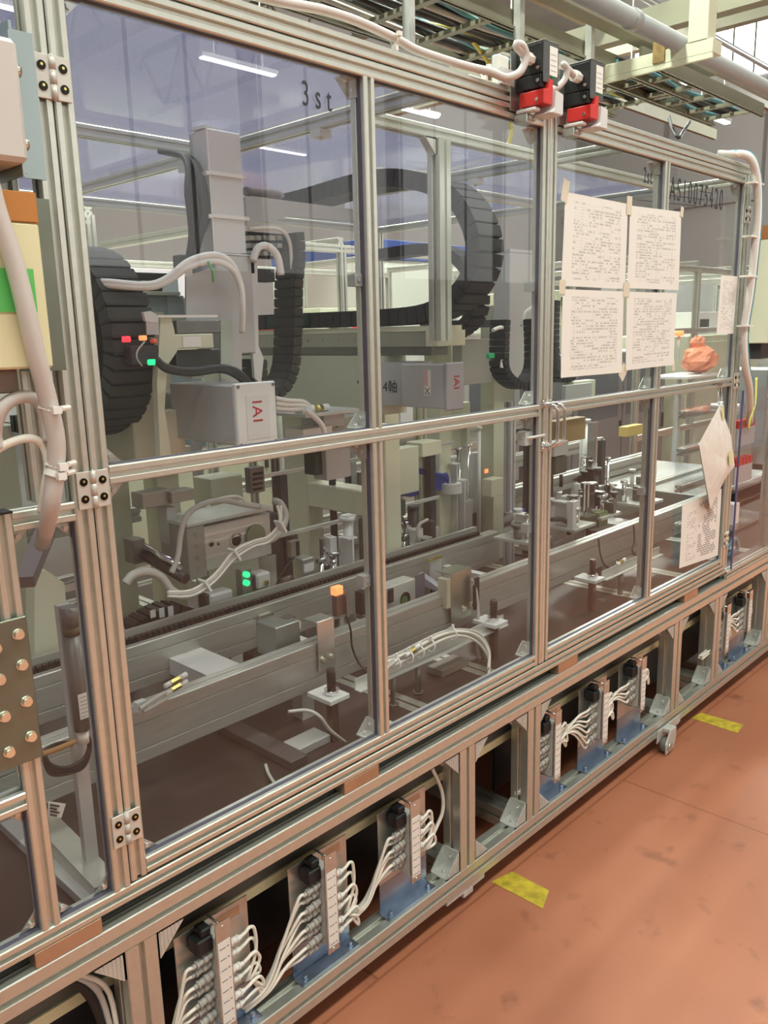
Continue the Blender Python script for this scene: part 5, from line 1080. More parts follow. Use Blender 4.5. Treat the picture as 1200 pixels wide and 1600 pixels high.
# dark fittings around the right door jigs
loose_cable('black_hose', [at(862, 812, Y=.46), at(876, 811, Y=.46), at(887, 818, Y=.46), at(889, 835, Y=.46)], .009, GREYD, 'thick black hose elbow just right of the double stiles', 'hose', 10)
t = thing('valve_actuator', 'dark valve actuator hanging just right of the double stiles', 'actuator', at(878, 760, Y=.6))
mb = MB(); pb(mb, 866, 690, 888, 712, .60, .05); mb.build('actuator_head', GREYM, t, bev=.003)
mb = MB(); pb(mb, 868, 713, 886, 740, .605, .04); mb.build('actuator_body', mat('dark_olive_metal', (.09, .10, .07), .4, .3), t, bev=.004)
mb = MB(); c = at(877, 742, Y=.62); mb.cyl(c, c + Vector((0, 0, -.05)), .008, n=12); mb.build('stem', BLACK, t)
mb = MB(); c2 = at(877, 690, Y=.62); mb.box(c2.x - .01, .66, DZ + .001, c2.x + .01, .68, c2.z); mb.build('stand', GREYD, t)
t = thing('gripper_unit', 'green tinged gripper unit on the conveyor jig behind the right door', 'gripper', at(935, 840, Y=.46))
mb = MB(); pb(mb, 919, 806, 934, 826, .44, .04); mb.mat(1); pb(mb, 936, 800, 950, 822, .435, .03); mb.build('gripper_body', [mat('olive_black', (.06, .08, .05), .3), mat('lime_block', (.16, .24, .10), .3)], t, bev=.002)
mb = MB(); c = at(930, 826, Y=.45); mb.box(c.x - .01, .45, .737, c.x + .02, .47, c.z); mb.build('stand', GREYM, t)
loose_cable('sensor_cable', [at(935, 842, Y=.28), at(938, 865, Y=.27), at(944, 882, Y=.26), at(955, 888, Y=.25), at(968, 884, Y=.25)], .003, BLACK, 'thin black cable looping down the front rail behind the right door')
loose_cable('sensor_cable', [at(990, 820, Y=.28), at(991, 845, Y=.27), at(988, 860, Y=.26), at(994, 868, Y=.25)], .003, BLACK, 'short black cable on the front rail close to the right door muntin')
for k, u in enumerate((914, 920)): mb = MB(); c = at(u, 757, Y=.50); mb.cyl((c.x, .50, .75), (c.x, .50, c.z), .004, n=8); mb.mat(1).cyl(c, c + Vector((0, 0, .008)), .006, n=8); tag(mb.build('guide_pin', [CHROME, WPLA]), ('left', 'right')[k] + ' of two thin bright pins standing on the right door jig', 'pin')
# cables and hoses right of the muntin
loose_cable('cable', [at(632, 845, Y=.75), at(620, 830, Y=.75), at(611, 810, Y=.75), at(618, 802, Y=.75), at(632, 815, Y=.75), at(630, 838, Y=.75), at(612, 842, Y=.76)], .004, GREYD, 'dark cable coiled in a ring right of the lower muntin')
loose_cable('cable', [at(607, 815, Y=.74), at(620, 835, Y=.74), at(626, 860, Y=.74), at(627, 880, Y=.74)], .006, GREYD, 'dark cable running down to the conveyor chain')
loose_cable('air_hose', [at(668, 812, Y=.75), at(655, 820, Y=.75), at(652, 838, Y=.75), at(660, 855, Y=.75), at(665, 870, Y=.75)], .006, GCAB, 'pale hose curving by the jig right of the lower muntin', 'hose')
t = thing('flow_sensor', 'slim dark green sensor with two small lights right of the lower muntin', 'sensor', at(625, 800, Y=.72))
mb = MB(); pb(mb, 622, 782, 634, 806, .72, .02); mb.build('sensor_body', mat('dark_green_case', (.02, .07, .06), .4), t, bev=.001)
mb = MB(); mb.cyl(at(625, 782, Y=.73), at(624, 757, Y=.73), .005, .001, n=10); mb.build('probe', BLACK, t)
mb = MB(); pb(mb, 606, 786, 620, 800, .73, .02); mb.build('green_block', mat('green_grey_case', (.10, .20, .15), .4), t)
mb = MB(); pb(mb, 758, 733, 763, 739, .80, .004); tag(mb.build('signal_light', LEDO), 'tiny orange light on the long bright rod', 'indicator')
mb = MB(); pb(mb, 793, 763, 801, 766, .80, .004); tag(mb.build('signal_light', LEDR), 'tiny red light bar near the double stiles', 'indicator')
for k in range(4): loose_cable('blue_hose', [at(636 + k * 4, 738, Y=.93), at(655 + k * 8, 733 + k * 3, Y=.93), at(680 + k * 6, 742, Y=.93), at(700, 746 + k * 3, Y=.93)], .005, BLUE, ('first', 'second', 'third', 'fourth')[k] + ' blue hose from the left on the blue slotted tray', 'hose')
for o in [o for o in COL.objects if 'blue hose from the left' in o.get('label', '')]: o['group'] = 'blue hoses on the blue tray'
# second hanging chain loops near the double stiles
for (ua, ub, vt, vb, Y, lb, m_) in ((782, 832, 500, 600, .62, 'black cable carrier loop hanging left of the double stiles', BLACK), (862, 890, 470, 590, .75, 'black cable carrier hanging just right of the double stiles, half behind the papers', BLACK)):
    t = thing('cable_carrier', lb, 'cable carrier', at((ua + ub) / 2, vb, Y=Y)); m = (ua + ub) / 2
    chain(t, [at(ua, vt, Y=Y), at(ua - 2, vt + 45, Y=Y), at(ua, vb - 20, Y=Y), at(m - 6, vb, Y=Y), at(m + 10, vb, Y=Y), at(ub, vb - 22, Y=Y), at(ub + 2, vt + 40, Y=Y), at(ub, vt - 10, Y=Y)], .035, .028, (0, 1, 0), m_, .022)
t = thing('cable_carrier', 'dark cable carrier arching down behind the left side of the double stiles', 'cable carrier', (2.55, .7, 1.5))
chain(t, [(2.55, 1.25, 1.80), (2.55, .95, 1.80), (2.55, .80, 1.74), (2.55, .74, 1.62), (2.55, .78, 1.52), (2.55, .95, 1.46), (2.55, 1.25, 1.46)], .045, .04, (1, 0, 0), BLACKM, .032)
t = thing('vertical_axis', 'tall grey covered axis behind the stiles of the left door', 'linear axis', at(822, 520, Y=.8))
mb = MB(); x0, x1, z0, z1 = pb(mb, 796, 395, 832, 590, .78, .08); mb.build('axis_cover', TOWER, t, bev=.003)
mb = MB(); mb.box(x0, .78, z1 + .0003, x1, .85, z1 + .012); mb.build('top_cap', GREYL, t)
mb = MB(); mb.box(x0 + .01, .861, DZ + .001, x1 - .01, .93, z1 - .2); mb.build('column', CREAMG, t)
loose_cable('air_hose', [at(770, 516, Y=.6), at(785, 512, Y=.6), at(792, 530, Y=.6), at(786, 555, Y=.6), at(784, 575, Y=.6)], .007, WPLA, 'white hose hooking over the black carrier loop by the double stiles', 'hose')
loose_cable('air_hose', [at(815, 510, Y=.7), at(820, 490, Y=.7), at(832, 480, Y=.7)], .007, WPLA, 'white hose arc close to the left stile of the double stiles', 'hose')
t = thing('horn_speaker', 'white hook shaped fitting with black ring cable right of the huge carrier', 'fitting', at(763, 430, Y=.9))
mb = MB(); pb(mb, 752, 410, 772, 428, .90, .04); mb.build('body', GREYL, t, bev=.003)
mb = MB(); mb.tube([at(752, 420, Y=.89), at(756, 436, Y=.89), at(766, 440, Y=.89), at(777, 430, Y=.89), at(776, 418, Y=.89)], .007, 10); mb.build('ring_cable', BLACK, t)
t = thing('bag', 'crumpled orange plastic bag standing behind the right door pane under the notice strip', 'bag', at(1090, 588, Y=.9))
mb = MB(); c = at(1092, 560, Y=.9); rnd = random.Random(4)
def blob(mb, c, rx, ry, rz, n=14, m=9, amp=.18, rnd=rnd, top=0.0):
    vs = [c + Vector((0, 0, -rz))]; 
    for j in range(1, m):
        ph = math.pi * j / m
        for i in range(n):
            th = 2 * math.pi * i / n; k = 1 + amp * rnd.uniform(-1, 1); zz = -math.cos(ph)
            s = math.sin(ph) * (1 - top * max(zz, 0)); vs.append(c + Vector((rx * s * math.cos(th) * k, ry * s * math.sin(th) * k, rz * zz * (1 + amp * .3 * rnd.uniform(-1, 1)))))
    vs.append(c + Vector((0, 0, rz))); fs = [(0, 1 + (i + 1) % n, 1 + i) for i in range(n)]
    for j in range(m - 2):
        for i in range(n): a = 1 + j * n; fs.append((a + i, a + (i + 1) % n, a + n + (i + 1) % n, a + n + i))
    a = 1 + (m - 2) * n; fs += [(a + i, a + (i + 1) % n, len(vs) - 1) for i in range(n)]
    mb._add(vs, fs, False)
blob(mb, c, .13, .10, .085, top=.35); mb.build('bag_body', BAG, t)
mb = MB(); blob(mb, c + Vector((-.02, 0, .09)), .05, .04, .045, 10, 6, .3); mb.build('bag_knot', BAG, t)
mb = MB(); q = at(1060, 592, Y=.9); mb.box(q.x - .10, .80, c.z - .10, q.x + .35, 1.05, c.z - .088); tag(mb.build('shelf_board', GREYL), 'pale shelf board under the orange bag', 'shelf')
mb = MB(); mb.box(q.x - .09, 1.03, DZ + .001, q.x - .06, 1.06, c.z - .1005); mb.box(q.x + .31, 1.03, DZ + .001, q.x + .34, 1.06, c.z - .1005); tag(mb.build('shelf_brackets', GREYM), 'legs carrying the pale shelf board', 'legs')
mb = MB(); c = at(1061, 525, Y=.95); mb.cyl(c, c + Vector((0, 0, .03)), .025, n=16); mb.mat(1).cyl(Vector((c.x, c.y, 1.30)), c + Vector((0, 0, -.0003)), .008, n=10); tag(mb.build('beacon', [LEDO, GREYM]), 'orange beacon light at the right edge of the taped sheets', 'light')
# cylinder with label behind the narrow left pane, cables
t = thing('laser_sensor', 'upright grey sensor cylinder with printed label behind the narrow left pane', 'sensor', at(118, 1080, Y=.10))
c0 = at(108, 948, Y=.12); c1 = at(128, 1140, Y=.12); X = (c0.x + c1.x) / 2
mb = MB(); mb.cyl((X, .12, c1.z), (X, .12, c0.z - .05), .0135, n=18); mb.mat(1).cyl((X, .12, c0.z - .05), (X, .12, c0.z - .035), .0142, n=18); mb.mat(0).cyl((X, .12, c0.z - .035), (X, .12, c0.z), .0145, n=18); mb.build('tube', [mat('dim_grey_tube', (.20, .19, .185), .35, .3), mat('brown_band', (.12, .09, .05), .5)], t)
mb = MB(); z = at(125, 1100, Y=.12).z; mb.box(X - .008, .1045, z - .022, X + .010, .1058, z + .024)
for k in range(6): mb.mat(1).box(X - .006, .104, z - .018 + k * .007, X + .007, .1044, z - .0162 + k * .007)
mb.build('label', [WPLA, GREYM], t)
mb = MB(); mb.cyl((X, .12, c1.z - .025), (X, .12, c1.z - .0003), .010, n=14); mb.build('cable_collar', WPLA, t)
mb = MB(); mb.box(X - .012, .135, DZ + .001, X + .012, .15, c0.z); mb.build('stand', GREYM, t)
for k in range(3): loose_cable('cable', [at(128, 1142, Y=.12), at(140, 1160, Y=.12), at(132, 1185 + k * 5, Y=.12), at(105, 1200 + k * 4, Y=.12), at(78, 1195 + k * 6, Y=.12), at(70, 1175, Y=.13), at(90, 1163 + k * 2, Y=.14), at(125, 1160, Y=.14)], .0042, BLACK, ('inner', 'middle', 'outer')[k] + ' black cable coiled behind the narrow left pane')
t = thing('cable_tag', 'small white printed cable tag behind the narrow left pane', 'tag', at(85, 1262, Y=.13))
mb = MB(); a, b, c_, d = at(75, 1252, Y=.13), at(103, 1256, Y=.13), at(96, 1278, Y=.13), at(76, 1276, Y=.13); mb._add([a, b, c_, d] + [p + Vector((0, .001, 0)) for p in (a, b, c_, d)], [(0, 3, 2, 1), (4, 5, 6, 7), (0, 1, 5, 4), (1, 2, 6, 5), (2, 3, 7, 6), (3, 0, 4, 7)]); mb.build('tag_card', WPLA, t)
mb = MB()
for k in range(4): mb.beam(at(78, 1257.5 + k * 5, Y=.1288), at(93 - (k % 2) * 4, 1260 + k * 5, Y=.1288), .0004, .003)
mb.build('print', INK, t)
loose_cable('orange_strap', [at(66, 1178, Y=.11), at(90, 1170, Y=.11), at(118, 1158, Y=.11)], .005, mat('ochre_tube', (.40, .22, .08), .5), 'ochre tube strapped across the coiled black cables', 'tube')
# deck items
for (u, v, w_, d_, m_, lb) in ((405, 1165, .05, .30, mat('plum_profile', (.13, .115, .115), .4, .4), 'grey profile lying on the deck under the conveyor'), (480, 1165, .10, .06, GREYM, 'grey plate on the deck near the levelling post'), (700, 1045, .12, .06, mat('dim_plate', (.26, .25, .22), .5), 'dull plate on the deck right of the lower muntin'), (80, 1340, .06, .40, GREYM, 'grey profile lying on the deck behind the narrow left pane')):
    p = at(u, v, Z=DZ); mb = MB(); mb.box(p.x - w_ / 2, p.y - d_ / 2, DZ + .0005, p.x + w_ / 2, p.y + d_ / 2, DZ + .02); tag(mb.build('deck_block', m_, bev=.001), lb, 'block')
loose_cable('air_tube', [at(450, 1112, Y=.16), at(480, 1110, Y=.14), at(500, 1120, Y=.12), at(515, 1140, Y=.12), at(540, 1160, Y=.12)], .004, HB, 'pale tube curling on the deck left of the muntin'); loose_cable('air_tube', [at(415, 1195, Z=DZ + .01), at(420, 1210, Z=DZ + .008), at(430, 1225, Z=DZ + .008)], .004, HB, 'short pale tube on the deck by the bottom rail')
# ================================================================ hall: trusses, ladder trays, pipes, lamps
OLIVEP = mat('olive_cream_steel', (.24, .235, .17), .6, 0, .08, 2)
TRAY = mat('tray_steel', (.27, .265, .195), .45, .3, .06, 5)
TRD = mat('dull_roof_steel', (.22, .215, .165), .7, 0, .08, 2)
def truss(x, label):
    t = thing('roof_truss', label, 'truss', (x, 10, 7.2), 'roof trusses')
    mb = MB(); mb.box(x - .06, 1.2, 8.6, x + .06, 19.6, 8.75); mb.build('top_chord', TRD, t); mb = MB(); mb.box(x - .06, 1.2, 7.2, x + .06, 19.6, 7.32); mb.build('bottom_chord', TRD, t)
    for k in range(11):
        y = 1.3 + k * 1.75
        mb = MB(); mb.beam((x, y, 7.32), (x, y + .85, 8.6), .06, .06); mb.build('web', TRD, t); mb = MB(); mb.beam((x, y + .85, 8.6), (x, y + 1.7, 7.32), .06, .06); mb.build('web', TRD, t)
for k, x in enumerate((3.5, 6.5, 9.5, 13.0)): truss(x, ('nearest', 'second', 'third', 'farthest')[k] + ' roof truss across the hall, seen above the machine')
for k, y in enumerate((2.5, 5.0, 8.0, 11.5, 15.5)):
    mb = MB(); mb.box(-8, y - .05, 8.76, 14, y + .05, 8.92); o = mb.build('trim_%d' % (30 + k), TRD); struct(o)
# daylight strips in the roof and high windows of the right wall
DAY = mat('daylight_glazing', (.90, .95, 1.0), .3, emit=5)
for k, (x0, x1, y0, y1) in enumerate(((5, 12, 6.3, 6.9), (14, 22, 9.6, 10.3), (7, 11, 3.2, 3.5), (20, 28, 13.0, 13.8))):
    mb = MB(); mb.box(x0, y0, 13.17, x1, y1, 13.195); struct(mb.build('window_%d' % (k + 1), DAY))
for k in range(4):
    mb = MB(); mb.box(33.76, 4.6 + k * 3.2, 10.4, 33.79, 7.0 + k * 3.2, 12.4); f_ = struct(mb.build('window_%d' % (k + 10), DAY))
    mb = MB()
    for j in range(3): mb.box(33.72, 4.6 + k * 3.2 + j * .8, 10.4, 33.755, 4.66 + k * 3.2 + j * .8, 12.4)
    mb.build('glazing_bar', TRD, f_)
# lamp rows
LB = mat('lamp_body', (.6, .6, .56), .5)
lampno = 0
for (y, z, xs) in ((4.6, 4.6, (3.0, 5.4, 7.8, 10.5, 13.5)), (8.5, 5.0, (4, 7.5, 11)), (13.0, 5.2, (6, 12))):
    for x in xs:
        t = thing('strip_lamp', ('first', 'second', 'third', 'fourth', 'fifth')[xs.index(x)] + ' lit strip lamp from the left in the ' + ('nearest', 'middle', 'farthest')[0 if y < 5 else 1 if y < 9 else 2] + ' row', 'lamp', (x, y, z), 'strip lamps over the hall')
        mb = MB(); mb.box(x - .62, y - .06, z, x + .62, y + .06, z + .05); mb.build('lamp_body', LB, t); mb = MB(); mb.box(x - .60, y - .045, z - .022, x + .60, y + .045, z - .0005); mb.build('tube', LAMP, t)
        mb = MB(); mb.cyl((x - .4, y, z + .05), (x - .4, y, 7.25), .01, n=6); mb.cyl((x + .4, y, z + .05), (x + .4, y, 7.25), .01, n=6); mb.build('hanger', GREYM, t)
# ladder tray over the machine
def ladder(label, x0, x1, y0, y1, z, n, hz=7.2, rail=.09, m=TRAY):
    t = thing('ladder_tray', label, 'cable ladder', (x0, y0, z))
    for y in (y0, y1): mb = MB(); mb.box(x0, y - .012, z, x1, y + .012, z + rail); mb.box(x0, y - .03, z, x1, y + .0, z + .008); mb.build('side_rail', m, t)
    for k in range(n): x = x0 + (x1 - x0) * (k + .5) / n; mb = MB(); mb.box(x - .022, y0 + .0125, z + .01, x + .022, y1 - .0125, z + .032); mb.build('rung', m, t)
    return t
ladder('long cable ladder carrying cable bundles high over the machine top rail', 2.3, 6.0, 1.55, 2.12, 3.0, 9)
ladder('short open cable ladder hung on the pale beam at the upper right', 4.92, 6.85, 1.36, 1.74, 3.0, 6)
cols = ((BLACK, .018), (YELLOW, .010), (TEAL, .014), (BLACK, .022), (GCAB, .014), (BLACK, .016), (mat('green_cable', (.12, .22, .08), .5), .010), (GREYD, .02))
for k in range(14):
    m_, r = cols[k % 8]; y = 1.60 + k * .036; rnd = random.Random(k + 40)
    loose_cable('cable', [(x, y + rnd.uniform(-.03, .03), 3.045 + rnd.uniform(0, .05)) for x in (2.35, 2.9, 3.4, 3.9, 4.4, 4.9, 5.4, 5.95)], r, m_, 'cable lying along the long cable ladder, %s from its near rail' % ('first', 'second', 'third', 'fourth', 'fifth', 'sixth', 'seventh', 'eighth', 'ninth', 'tenth', 'eleventh', 'twelfth', 'thirteenth', 'fourteenth')[k])
for k in range(5):
    rnd = random.Random(k + 70); y = 1.50 + k * .045
    loose_cable('cable', [(x, y + rnd.uniform(-.04, .04), 3.045 + rnd.uniform(0, .03)) for x in (4.95, 5.4, 5.9, 6.4, 6.8)], .014, (TEAL, BLACK, GREYD, BLACK, TEAL)[k], 'cable on the short open cable ladder, %s from its near rail' % ('first', 'second', 'third', 'fourth', 'fifth')[k])
loose_cable('yellow_cable', [(4.0, 1.9, 3.06), (4.25, 1.95, 2.98), (4.5, 2.0, 2.80), (4.6, 2.1, 2.6), (4.2, 2.3, 2.45), (3.6, 2.4, 2.42)], .012, YELLOW, 'yellow green cable drooping from the cable ladder left of the safety switches')
loose_cable('cable', [at(1045, 182, Z=3.0), at(1050, 200, Z=2.9), at(1060, 215, Z=2.8), at(1068, 205, Z=2.9), at(1078, 190, Z=3.0)], .012, GREYD, 'dark cable loop hanging under the short open ladder')
t = thing('tray_support', 'pale square column and cross beam carrying the cable ladder at the upper right', 'column', (4.9, 1.1, 2.9))
mb = MB(); mb.box(4.80, .88, 2.93, 4.92, 2.30, 3.0); mb.box(4.80, .88, 2.93, 4.815, 2.30, 2.90); mb.build('cross_beam', CREAM, t, bev=.003)
mb = MB(); p = at(1096, 68, Z=3.0); mb.box(p.x - .055, p.y - .055, 3.001, p.x + .055, p.y + .055, 7.3); mb.build('column', CREAM, t, bev=.004)
mb = MB(); mb.box(4.79, 1.55, 2.96, 4.93, 1.60, 3.02); mb.build('rusty_clamp', mat('rusty_clamp', (.30, .20, .08), .6, .3, .3, 30), t)
mb = MB(); mb.box(4.79, 1.15, 2.94, 4.93, 1.22, 3.05); mb.build('rusty_clamp', MATS['rusty_clamp'], t)
mb = MB(); mb.box(2.2, 1.36, 3.13, 6.0, 1.46, 3.25); tag(mb.build('channel_beam', OLIVEP, bev=.004), 'long olive cream channel beam running above the long cable ladder', 'beam')
mb = MB(); mb.box(4.2, 1.48, 2.86, 4.6, 1.53, 2.94); tag(mb.build('strut_channel', ALUD), 'short bright strut channel behind the safety switches', 'strut')
for k, x in enumerate((3.05, 3.9, 4.6)): mb = MB(); mb.box(x - .02, 1.49, 2.75, x + .02, 1.53, 7.2); tag(mb.build('hanger_rail', ALUD), ('left', 'middle', 'right')[k] + ' slotted hanger rail dropping from the roof by the cable ladder', 'hanger')
for k, (x0, x1, y, z, r, lb) in enumerate(((3.2, 14.0, 1.08, 3.02, .045, 'thick grey pipe running diagonally over the short ladder'), (5.0, 20, 3.4, 4.6, .05, 'grey pipe high behind the cable ladders'), (2.4, 16, 4.2, 5.4, .04, 'thin pale pipe under the roof trusses'))):
    mb = MB(); mb.cyl((x0, y, z), (x1, y, z), r, n=18)
    for j in range(5): xx = x0 + (x1 - x0) * (j + .5) / 5; mb.cyl((xx - .03, y, z), (xx + .03, y, z), r * 1.15, n=18)
    tag(mb.build('pipe', GREYP), lb, 'pipe')
for k, (y, z, h, lb) in enumerate(((3.0, 4.2, .16, 'pale deep beam behind the cable ladder, lower one'), (5.5, 5.6, .22, 'pale deep beam under the trusses, middle one'), (9.0, 6.4, .25, 'pale deep beam under the trusses, farthest one'))):
    mb = MB(); mb.box(1.0, y - .05, z, 24, y + .05, z + h); tag(mb.build('steel_beam', (OLIVEP, OLIVEP, OLIVEP)[k]), lb, 'beam')
for k, (x, z, lb) in enumerate(((7.5, 4.0, 'nearest cross girder right of the pale column'), (5.8, 5.0, 'cross girder over the middle of the photo top'), (11, 5.0, 'far cross girder high under the trusses'))):
    mb = MB(); mb.box(x - .07, 1.3, z, x + .07, 12, z + .2); tag(mb.build('cross_girder', OLIVEP), lb, 'beam')
for k in range(4): mb = MB(); mb.beam((3.2 + k * 1.4, 2.4, 3.4 + .3 * k), (3.9 + k * 1.4, 6.5, 6.4), .05, .05); tag(mb.build('brace', TRD), ('first', 'second', 'third', 'fourth')[k] + ' slanting roof brace from the left above the machine', 'brace')
for k in range(3): mb = MB(); mb.cyl((9 + k * .5, 7 + k * .3, 4.0 - k * .12), (33.5, 13 + k * .3, 6.4 - k * .2), .018, n=6); tag(mb.build('thin_conduit', GREYD), ('upper', 'middle', 'lower')[k] + ' thin dark conduit along the far grey wall', 'conduit')

# ================================================================ machines behind
def cabinet(label, x0, x1, y0, y1, h, m, trim=None, panes=0):
    t = thing('equipment_cabinet', label, 'cabinet', ((x0 + x1) / 2, (y0 + y1) / 2, 0))
    mb = MB(); mb.box(x0, y0, .06, x1, y1, h); mb.build('cabinet_body', m, t, bev=.008); mb = MB(); mb.box(x0 + .03, y0 + .03, 0.0005, x1 - .03, y1 - .03, .0595); mb.build('plinth', GREYD, t)
    n = max(1, int((x1 - x0) / .6)); w_ = (x1 - x0 - .04) / n
    for k in range(n):
        a = x0 + .02 + k * w_; mb = MB(); mb.box(a + .008, y0 - .014, .12, a + w_ - .008, y0 - .0005, h - .06); d = mb.build('cabinet_door', m, t, bev=.003)
        mb = MB(); mb.box(a + w_ - .05, y0 - .028, h * .5, a + w_ - .03, y0 - .0145, h * .5 + .12); mb.build('handle', GREYD, d)
        if panes: mb = MB(); mb.box(a + .06, y0 - .0165, h * .62, a + w_ - .08, y0 - .0145, h - .14); mb.build('screen', mat('dim_screen', (.12, .15, .17), .2), d)
    if trim: mb = MB(); mb.box(x0 - .004, y0 - .018, h + .0005, x1 + .004, y1, h + .16); mb.build('top_band', trim, t, bev=.003)
    return t
cabinet('cream cabinet with screens behind the left end of the machine', -1.6, .2, 2.7, 3.4, 1.35, CREAMG, None, 1)
cabinet('grey low cabinet far behind the slide cylinder', .5, 1.9, 2.5, 3.1, 1.15, GREYM)
cabinet('cream cabinet behind the first servo axis', 2.0, 3.1, 2.7, 3.4, 1.45, CREAMG, None, 1)
cabinet('grey cabinet behind the gantry axis', 3.2, 4.2, 2.5, 3.2, 1.25, GREYL)
cabinet('tall white machine with a dark blue band seen through the muntin side pane', 5.2, 6.9, 3.9, 5.2, 2.10, mat('white_cream_machine', (.66, .68, .62), .45), BLUES, 0)
cabinet('grey cabinet behind the double stiles', 4.4, 5.1, 2.3, 3.0, 1.35, GREYM, None, 1)
cabinet('dark cabinet seen under the taped sheets', 5.3, 6.8, 2.0, 2.8, 1.30, mat('slate_cabinet', (.20, .21, .22), .45), None, 1)
cabinet('cream cabinet behind the hanging drawing', 7.0, 8.6, 1.9, 2.8, 1.40, CREAMG)
cabinet('grey cabinet by the right edge beyond the machine', 8.8, 10.6, .9, 2.0, 1.45, GREYP)
cabinet('far white cabinet at the upper left behind the black carrier', .6, 2.4, 5.0, 6.0, 2.0, GREYL)
cabinet('far pale cabinet between the tall axis and the big carrier', 3.6, 4.9, 6.2, 7.0, 2.2, mat('lilac_white', (.62, .60, .66), .5), None, 1)
cabinet('far grey cabinet at the right behind the notice strip', 11.0, 14.0, 3.0, 5.0, 2.2, GREYP, None, 1)
cabinet('far cream cabinet behind the bag', 8.2, 10.4, 4.0, 5.0, 1.9, CREAMG)
# neighbouring enclosure frames behind, all of aluminium profile
def back_frame(label, x0, x1, y0, y1, h, n):
    t = thing('profile_frame', label, 'frame', ((x0 + x1) / 2, y0, 0)); s = .04
    for k in range(n + 1):
        x = x0 + (x1 - x0) * k / n
        for y in (y0, y1): mb = MB(); mb.extr('z', 0.001, h, x - s / 2, y - s / 2, x + s / 2, y + s / 2); mb.build('post', ALU, t)
    for z in (.75, 1.45, h - .02):
        for y in (y0, y1): mb = MB(); mb.extr('x', x0, x1, y - s / 2 + .0005, z - s / 2, y + s / 2 - .0005, z + s / 2); mb.build('rail', ALU, t)
    for k in range(n + 1):
        x = x0 + (x1 - x0) * k / n; mb = MB(); mb.extr('y', y0, y1, x - s / 2 + .001, h, x + s / 2 - .001, h + s); mb.build('roof_rail', ALU, t)
    return t
back_frame('aluminium profile frame standing behind the machine, left', -1.8, 1.8, 2.2, 3.6, 2.0, 3)
back_frame('aluminium profile frame standing behind the machine, middle', 2.3, 5.0, 2.15, 3.5, 1.95, 3)
back_frame('aluminium profile frame beyond the right door', 5.2, 8.7, 1.45, 3.0, 1.9, 4)
back_frame('far aluminium profile frame at the right edge', 9.2, 13.2, .4, 2.6, 1.9, 4)
for k, (x, y, z, w_, h, m_, lb) in enumerate(((4.02, 3.2, 1.46, .34, .20, CREAMG, 'cream control head on a far stand between tall axis and muntin'), (3.15, 2.9, 1.50, .15, .08, RED, 'pink red box on the far cabinet right of the upright carrier'), (2.6, 3.0, 1.45, .5, .18, GREYL, 'pale crate on the far cabinet left of the tall axis'), (1.1, 2.7, 1.15, .4, .25, mat('cardboard', (.40, .27, .17), .7), 'cardboard box on the grey low cabinet'), (1.6, 2.6, 1.15, .25, .35, GREYL, 'pale box on the grey low cabinet'), (3.7, 2.7, 1.25, .35, .2, GREYM, 'grey box on the cabinet behind the gantry axis'), (5.8, 2.3, 1.30, .4, .22, CREAMG, 'cream box on the dark cabinet under the sheets'), (7.7, 2.2, 1.40, .5, .2, GREYL, 'pale box on the cream cabinet behind the drawing'))):
    mb = MB(); mb.box(x - w_ / 2, y - .15, z + .0007, x + w_ / 2, y + .15, z + h); mb.mat(1).box(x - w_ * .3, y - .153, z + h * .3, x + w_ * .1, y - .1505, z + h * .7); tag(mb.build('equipment_box', [m_, GREYD], bev=.003), lb, 'box')
mb = MB(); mb.box(4.15, 3.04, 1.52, 4.24, 3.09, 1.60); tag(mb.build('warning_lamp', LEDR), 'red lit lamp on the far cream control head', 'lamp')

# ================================================================ right end: hoses, rack, cream cabinet
for k, (m_, r, dx, lb) in enumerate(((WPLA, .012, 0, 'thick white hose bending over the right end of the top rail'), (TEAL, .010, .022, 'teal hose beside the thick white one at the right end'), (BLUE, .006, .012, 'dark blue hose running down the right end post'), (HOSE, .011, -.018, 'warm grey hose close to the right end post'))):
    o = dx * 260
    loose_cable('hose', [at(1130 - k * 3, 246 - k * 2, Y=.05), at(1150, 240 - o * .25, Y=.0), at(1172 + o * .4, 246 - o * .3, Y=-.03), at(1183 + o * .5, 275, Y=-.04), at(1185 + o * .5, 330, Y=-.04), at(1179 + o * .5, 400, Y=-.04), at(1172 + o * .5, 460, Y=-.035), at(1163 + o * .5, 520, Y=-.03), at(1165 + o * .5, 570, Y=-.03), at(1172 + o * .4, 610, Y=-.02), at(1172 + o * .4, 660, Y=.02)], r, m_, lb, 'hose', 10)
for k, v in enumerate((287, 370, 432, 509)):
    p = at(1180 - (v - 287) * .07, v, Y=-.035); mb = MB(); mb.cbox(p, (.085, .03, .006)); tag(mb.build('cable_tie', WPLA), ('top', 'second', 'third', 'lowest')[k] + ' white tie round the hoses at the right end post', 'cable tie')
t = thing('control_box', 'cream box with brown top band at the right edge of the photo', 'box', (3.45, 0, 1.45))
mb = MB(); mb.box(3.33, -.03, 1.42, 3.48, .05, 1.80); mb.build('box_body', CREAM, t, bev=.003); mb = MB(); mb.box(3.4805, -.05, 1.42, 3.70, .05, 1.80); mb.build('box_door', CREAMG, t, bev=.003)
mb = MB(); mb.box(3.33, -.031, 1.8005, 3.48, .05, 1.85); mb.build('top_band', mat('brown_tape', (.32, .13, .04), .5), t); mb = MB(); mb.box(3.36, .0, 1.36, 3.70, .05, 1.4195); mb.build('lower_housing', GREYD, t)
mb = MB(); mb.box(3.66, .01, .551, 3.69, .04, 1.3595); mb.build('mounting_post', ALU, t)
t = thing('parts_rack', 'clear plastic parts rack with purple edges and four shelves right of the end post', 'rack', (3.35, .1, .52))
mb = MB(); mb.box(3.215, .0, .551, 3.62, .004, 1.25); mb.build('front_pane', PANEC, t)
